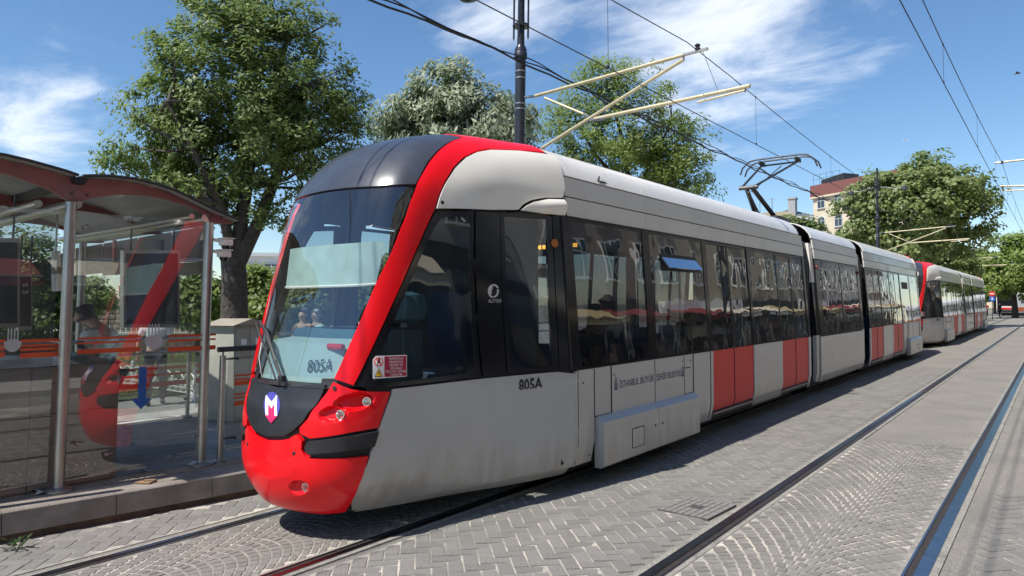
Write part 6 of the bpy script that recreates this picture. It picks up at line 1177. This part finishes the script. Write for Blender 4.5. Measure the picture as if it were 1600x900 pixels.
    if patch:
        b, e_, w_ = idx[-1]; p_ = Vector(mixp(b, e_, .35)); mb = MB(); mb.box(tuple(p_+Vector((-.062, 0, 0))*k), (.012, .07, .085), bev=.003); me = mesh_of('sleeve_patch', mb, mat('patch_navy', (.01, .015, .04), .7)); t.partm('sleeve_patch', me)
        mb = MB(); mb.box((-.07, .13+math.sin(bend)*.3, 1.28), (.09, .012, .05), bev=.003); t.partm('name_tag', mesh_of('name_tag', mb, wht)); mb = MB(); mb.tube([(-.09, .0+math.sin(bend)*.45, 1.45), (-.05, .12+math.sin(bend)*.38, 1.33), (0, .14+math.sin(bend)*.3, 1.18), (.05, .12+math.sin(bend)*.38, 1.33), (.09, .0+math.sin(bend)*.45, 1.45)], .008, 5); t.partm('lanyard', mesh_of('lanyard', mb, rub))
    return t
shirtg = mat('shirt_grey', (.72, .72, .68), .85, var=.06, bump=.3, bscale=12); shirtw = mat('shirt_white', (.62, .66, .68), .85, var=.05, bump=.3, bscale=12); navy = mat('trousers_navy', (.015, .018, .03), .85, var=.1); brown = mat('dress_brown', (.12, .07, .045), .85, var=.1); cyan = mat('shirt_cyan', (.25, .5, .5), .85, var=.05); beige = mat('trousers_beige', (.34, .29, .21), .85, var=.08); stripem = mat('shirt_blue', (.2, .27, .42), .85, var=.3, scale=30)
gpos = sq(gh(158, 600)[0]+.02, 0, 1.25)
gp_ = on_plane(163, 560, Q1+IN*1.28, SNn)
person('guard in a pale grey short sleeved shirt bending his head beside the ticket gates', (gp_[0], gp_[1], PZ0), R(-95+180+35), 1.78, shirtg, navy, skin, hairm, {1: ((.25, .1, 1.13), (.1, .33, 1.12)), -1: ((-.26, .08, 1.13), (-.12, .32, 1.10))}, bend=.16, nod=1.0, patch=True)
p = PZ(243, 540, 12.5); person('person in a white top mostly hidden behind the large notice board', (p[0], p[1], PZ0), R(60), 1.72, shirtw, navy, skin2, hairm, sub=1)
p = PZ(474, 515, 13.5); person('woman in brown walking past the hedge, seen through the windscreen', (p[0], p[1], .18), R(200), 1.62, brown, brown, skin2, hairm, sub=1)
p = PZ(494, 514, 14.5); person('person in a pale cyan top seen through the windscreen beside the woman in brown', (p[0], p[1], .18), R(180), 1.6, cyan, beige, skin2, hairg, sub=1)
fl = .34
q = on_x(955, 520, XC+.62); person('man in a white shirt standing with his back to the first tram window', (q[0], q[1], fl), R(75), 1.62, shirtw, navy, skin, hairm, {1: ((.3, .02, 1.14), (.3, .16, .92)), -1: ((-.3, .02, 1.14), (-.3, .14, .92))}, bend=.12, sub=1)
q = on_x(930, 540, XC+.75); person('seated passenger in dark clothes beside the man in the white shirt', (q[0], q[1], fl-.1), R(20), 1.6, navy, navy, skin2, hairm, sit=True, sub=1)
q = on_x(803, 530, XC+.45); person('passenger in a blue striped shirt raising a hand to the face behind the cab door', (q[0], q[1], fl), R(-60), 1.5, stripem, beige, skin2, hairm, {1: ((.3, .12, 1.2), (.1, .2, 1.5)), -1: ((-.27, -.02, 1.12), (-.28, .08, .87))}, sub=1)
q = on_x(1080, 520, XC+.7); person('seated passenger with an arm out in the second window', (q[0], q[1], fl-.1), R(190), 1.65, navy, navy, skin2, hairm, sit=True, sub=1)
q = on_x(1153, 520, XC+.95); person('passenger in beige trousers standing against the first tram door', (q[0]-.1, q[1], fl), R(100), 1.66, navy, beige, skin2, hairm, sub=1)
for i, (px_, Zp, tp, lb) in enumerate(((1536, 78, shirtw, 'far pedestrian in white under the trees left of the traffic sign'), (1541, 84, doorred, 'far pedestrian in red beside the end of the second tram'), (1562, 82, navy, 'far pedestrian in dark clothes right of the traffic sign'), (1559, 95, shirtg, 'far pedestrian in grey walking towards the far tram'))):
    p = PZ(px_, 490, Zp); person(lb, (p[0], p[1], 0), R(150+i*40), 1.7, tp, navy, skin2, hairm, sub=1)
# driver's red scarf of a reflection is left to the glass; a bird high in the sky
p = PZ(1590, 115, 30); t = Thing('bird', 'small dark bird flying at the right edge of the sky', 'bird', p); k = 30/F
mb = MB(); mb.tube([tuple(p+np.array([x*k, 0, z*k])) for x, z in ((-5, 0), (-2, .6), (2, .6), (4.5, 0))], [.3*k, 1.2*k, 1.2*k, .3*k], 8); t.part('body', mb, darkst)
for s_ in (1, -1): mb = MB(); mb.add([tuple(p+np.array(q)*k) for q in ((-1.5, 0, .8), (1.5, 0, .8), (.5, s_*5, 2.2), (-2.5, s_*8, 1.0))], [(0, 1, 2, 3)]); t.part('wing', mb, darkst, smooth=0)
p = PZ(1415, 219, 60); t = Thing('bird', 'tiny pale bird far off in the sky above the plane tree', 'bird', p); k = 60/F
mb = MB(); mb.tube([tuple(p+np.array([x*k, 0, 0])) for x in (-3, -1, 1, 3)], [.2*k, .9*k, .9*k, .2*k], 6); t.part('body', mb, wht)
for s_ in (1, -1): mb = MB(); mb.add([tuple(p+np.array(q)*k) for q in ((-1, 0, .3), (1, 0, .3), (0, s_*4, 1.2), (-1.5, s_*5, .6))], [(0, 1, 2, 3)]); t.part('wing', mb, wht, smooth=0)
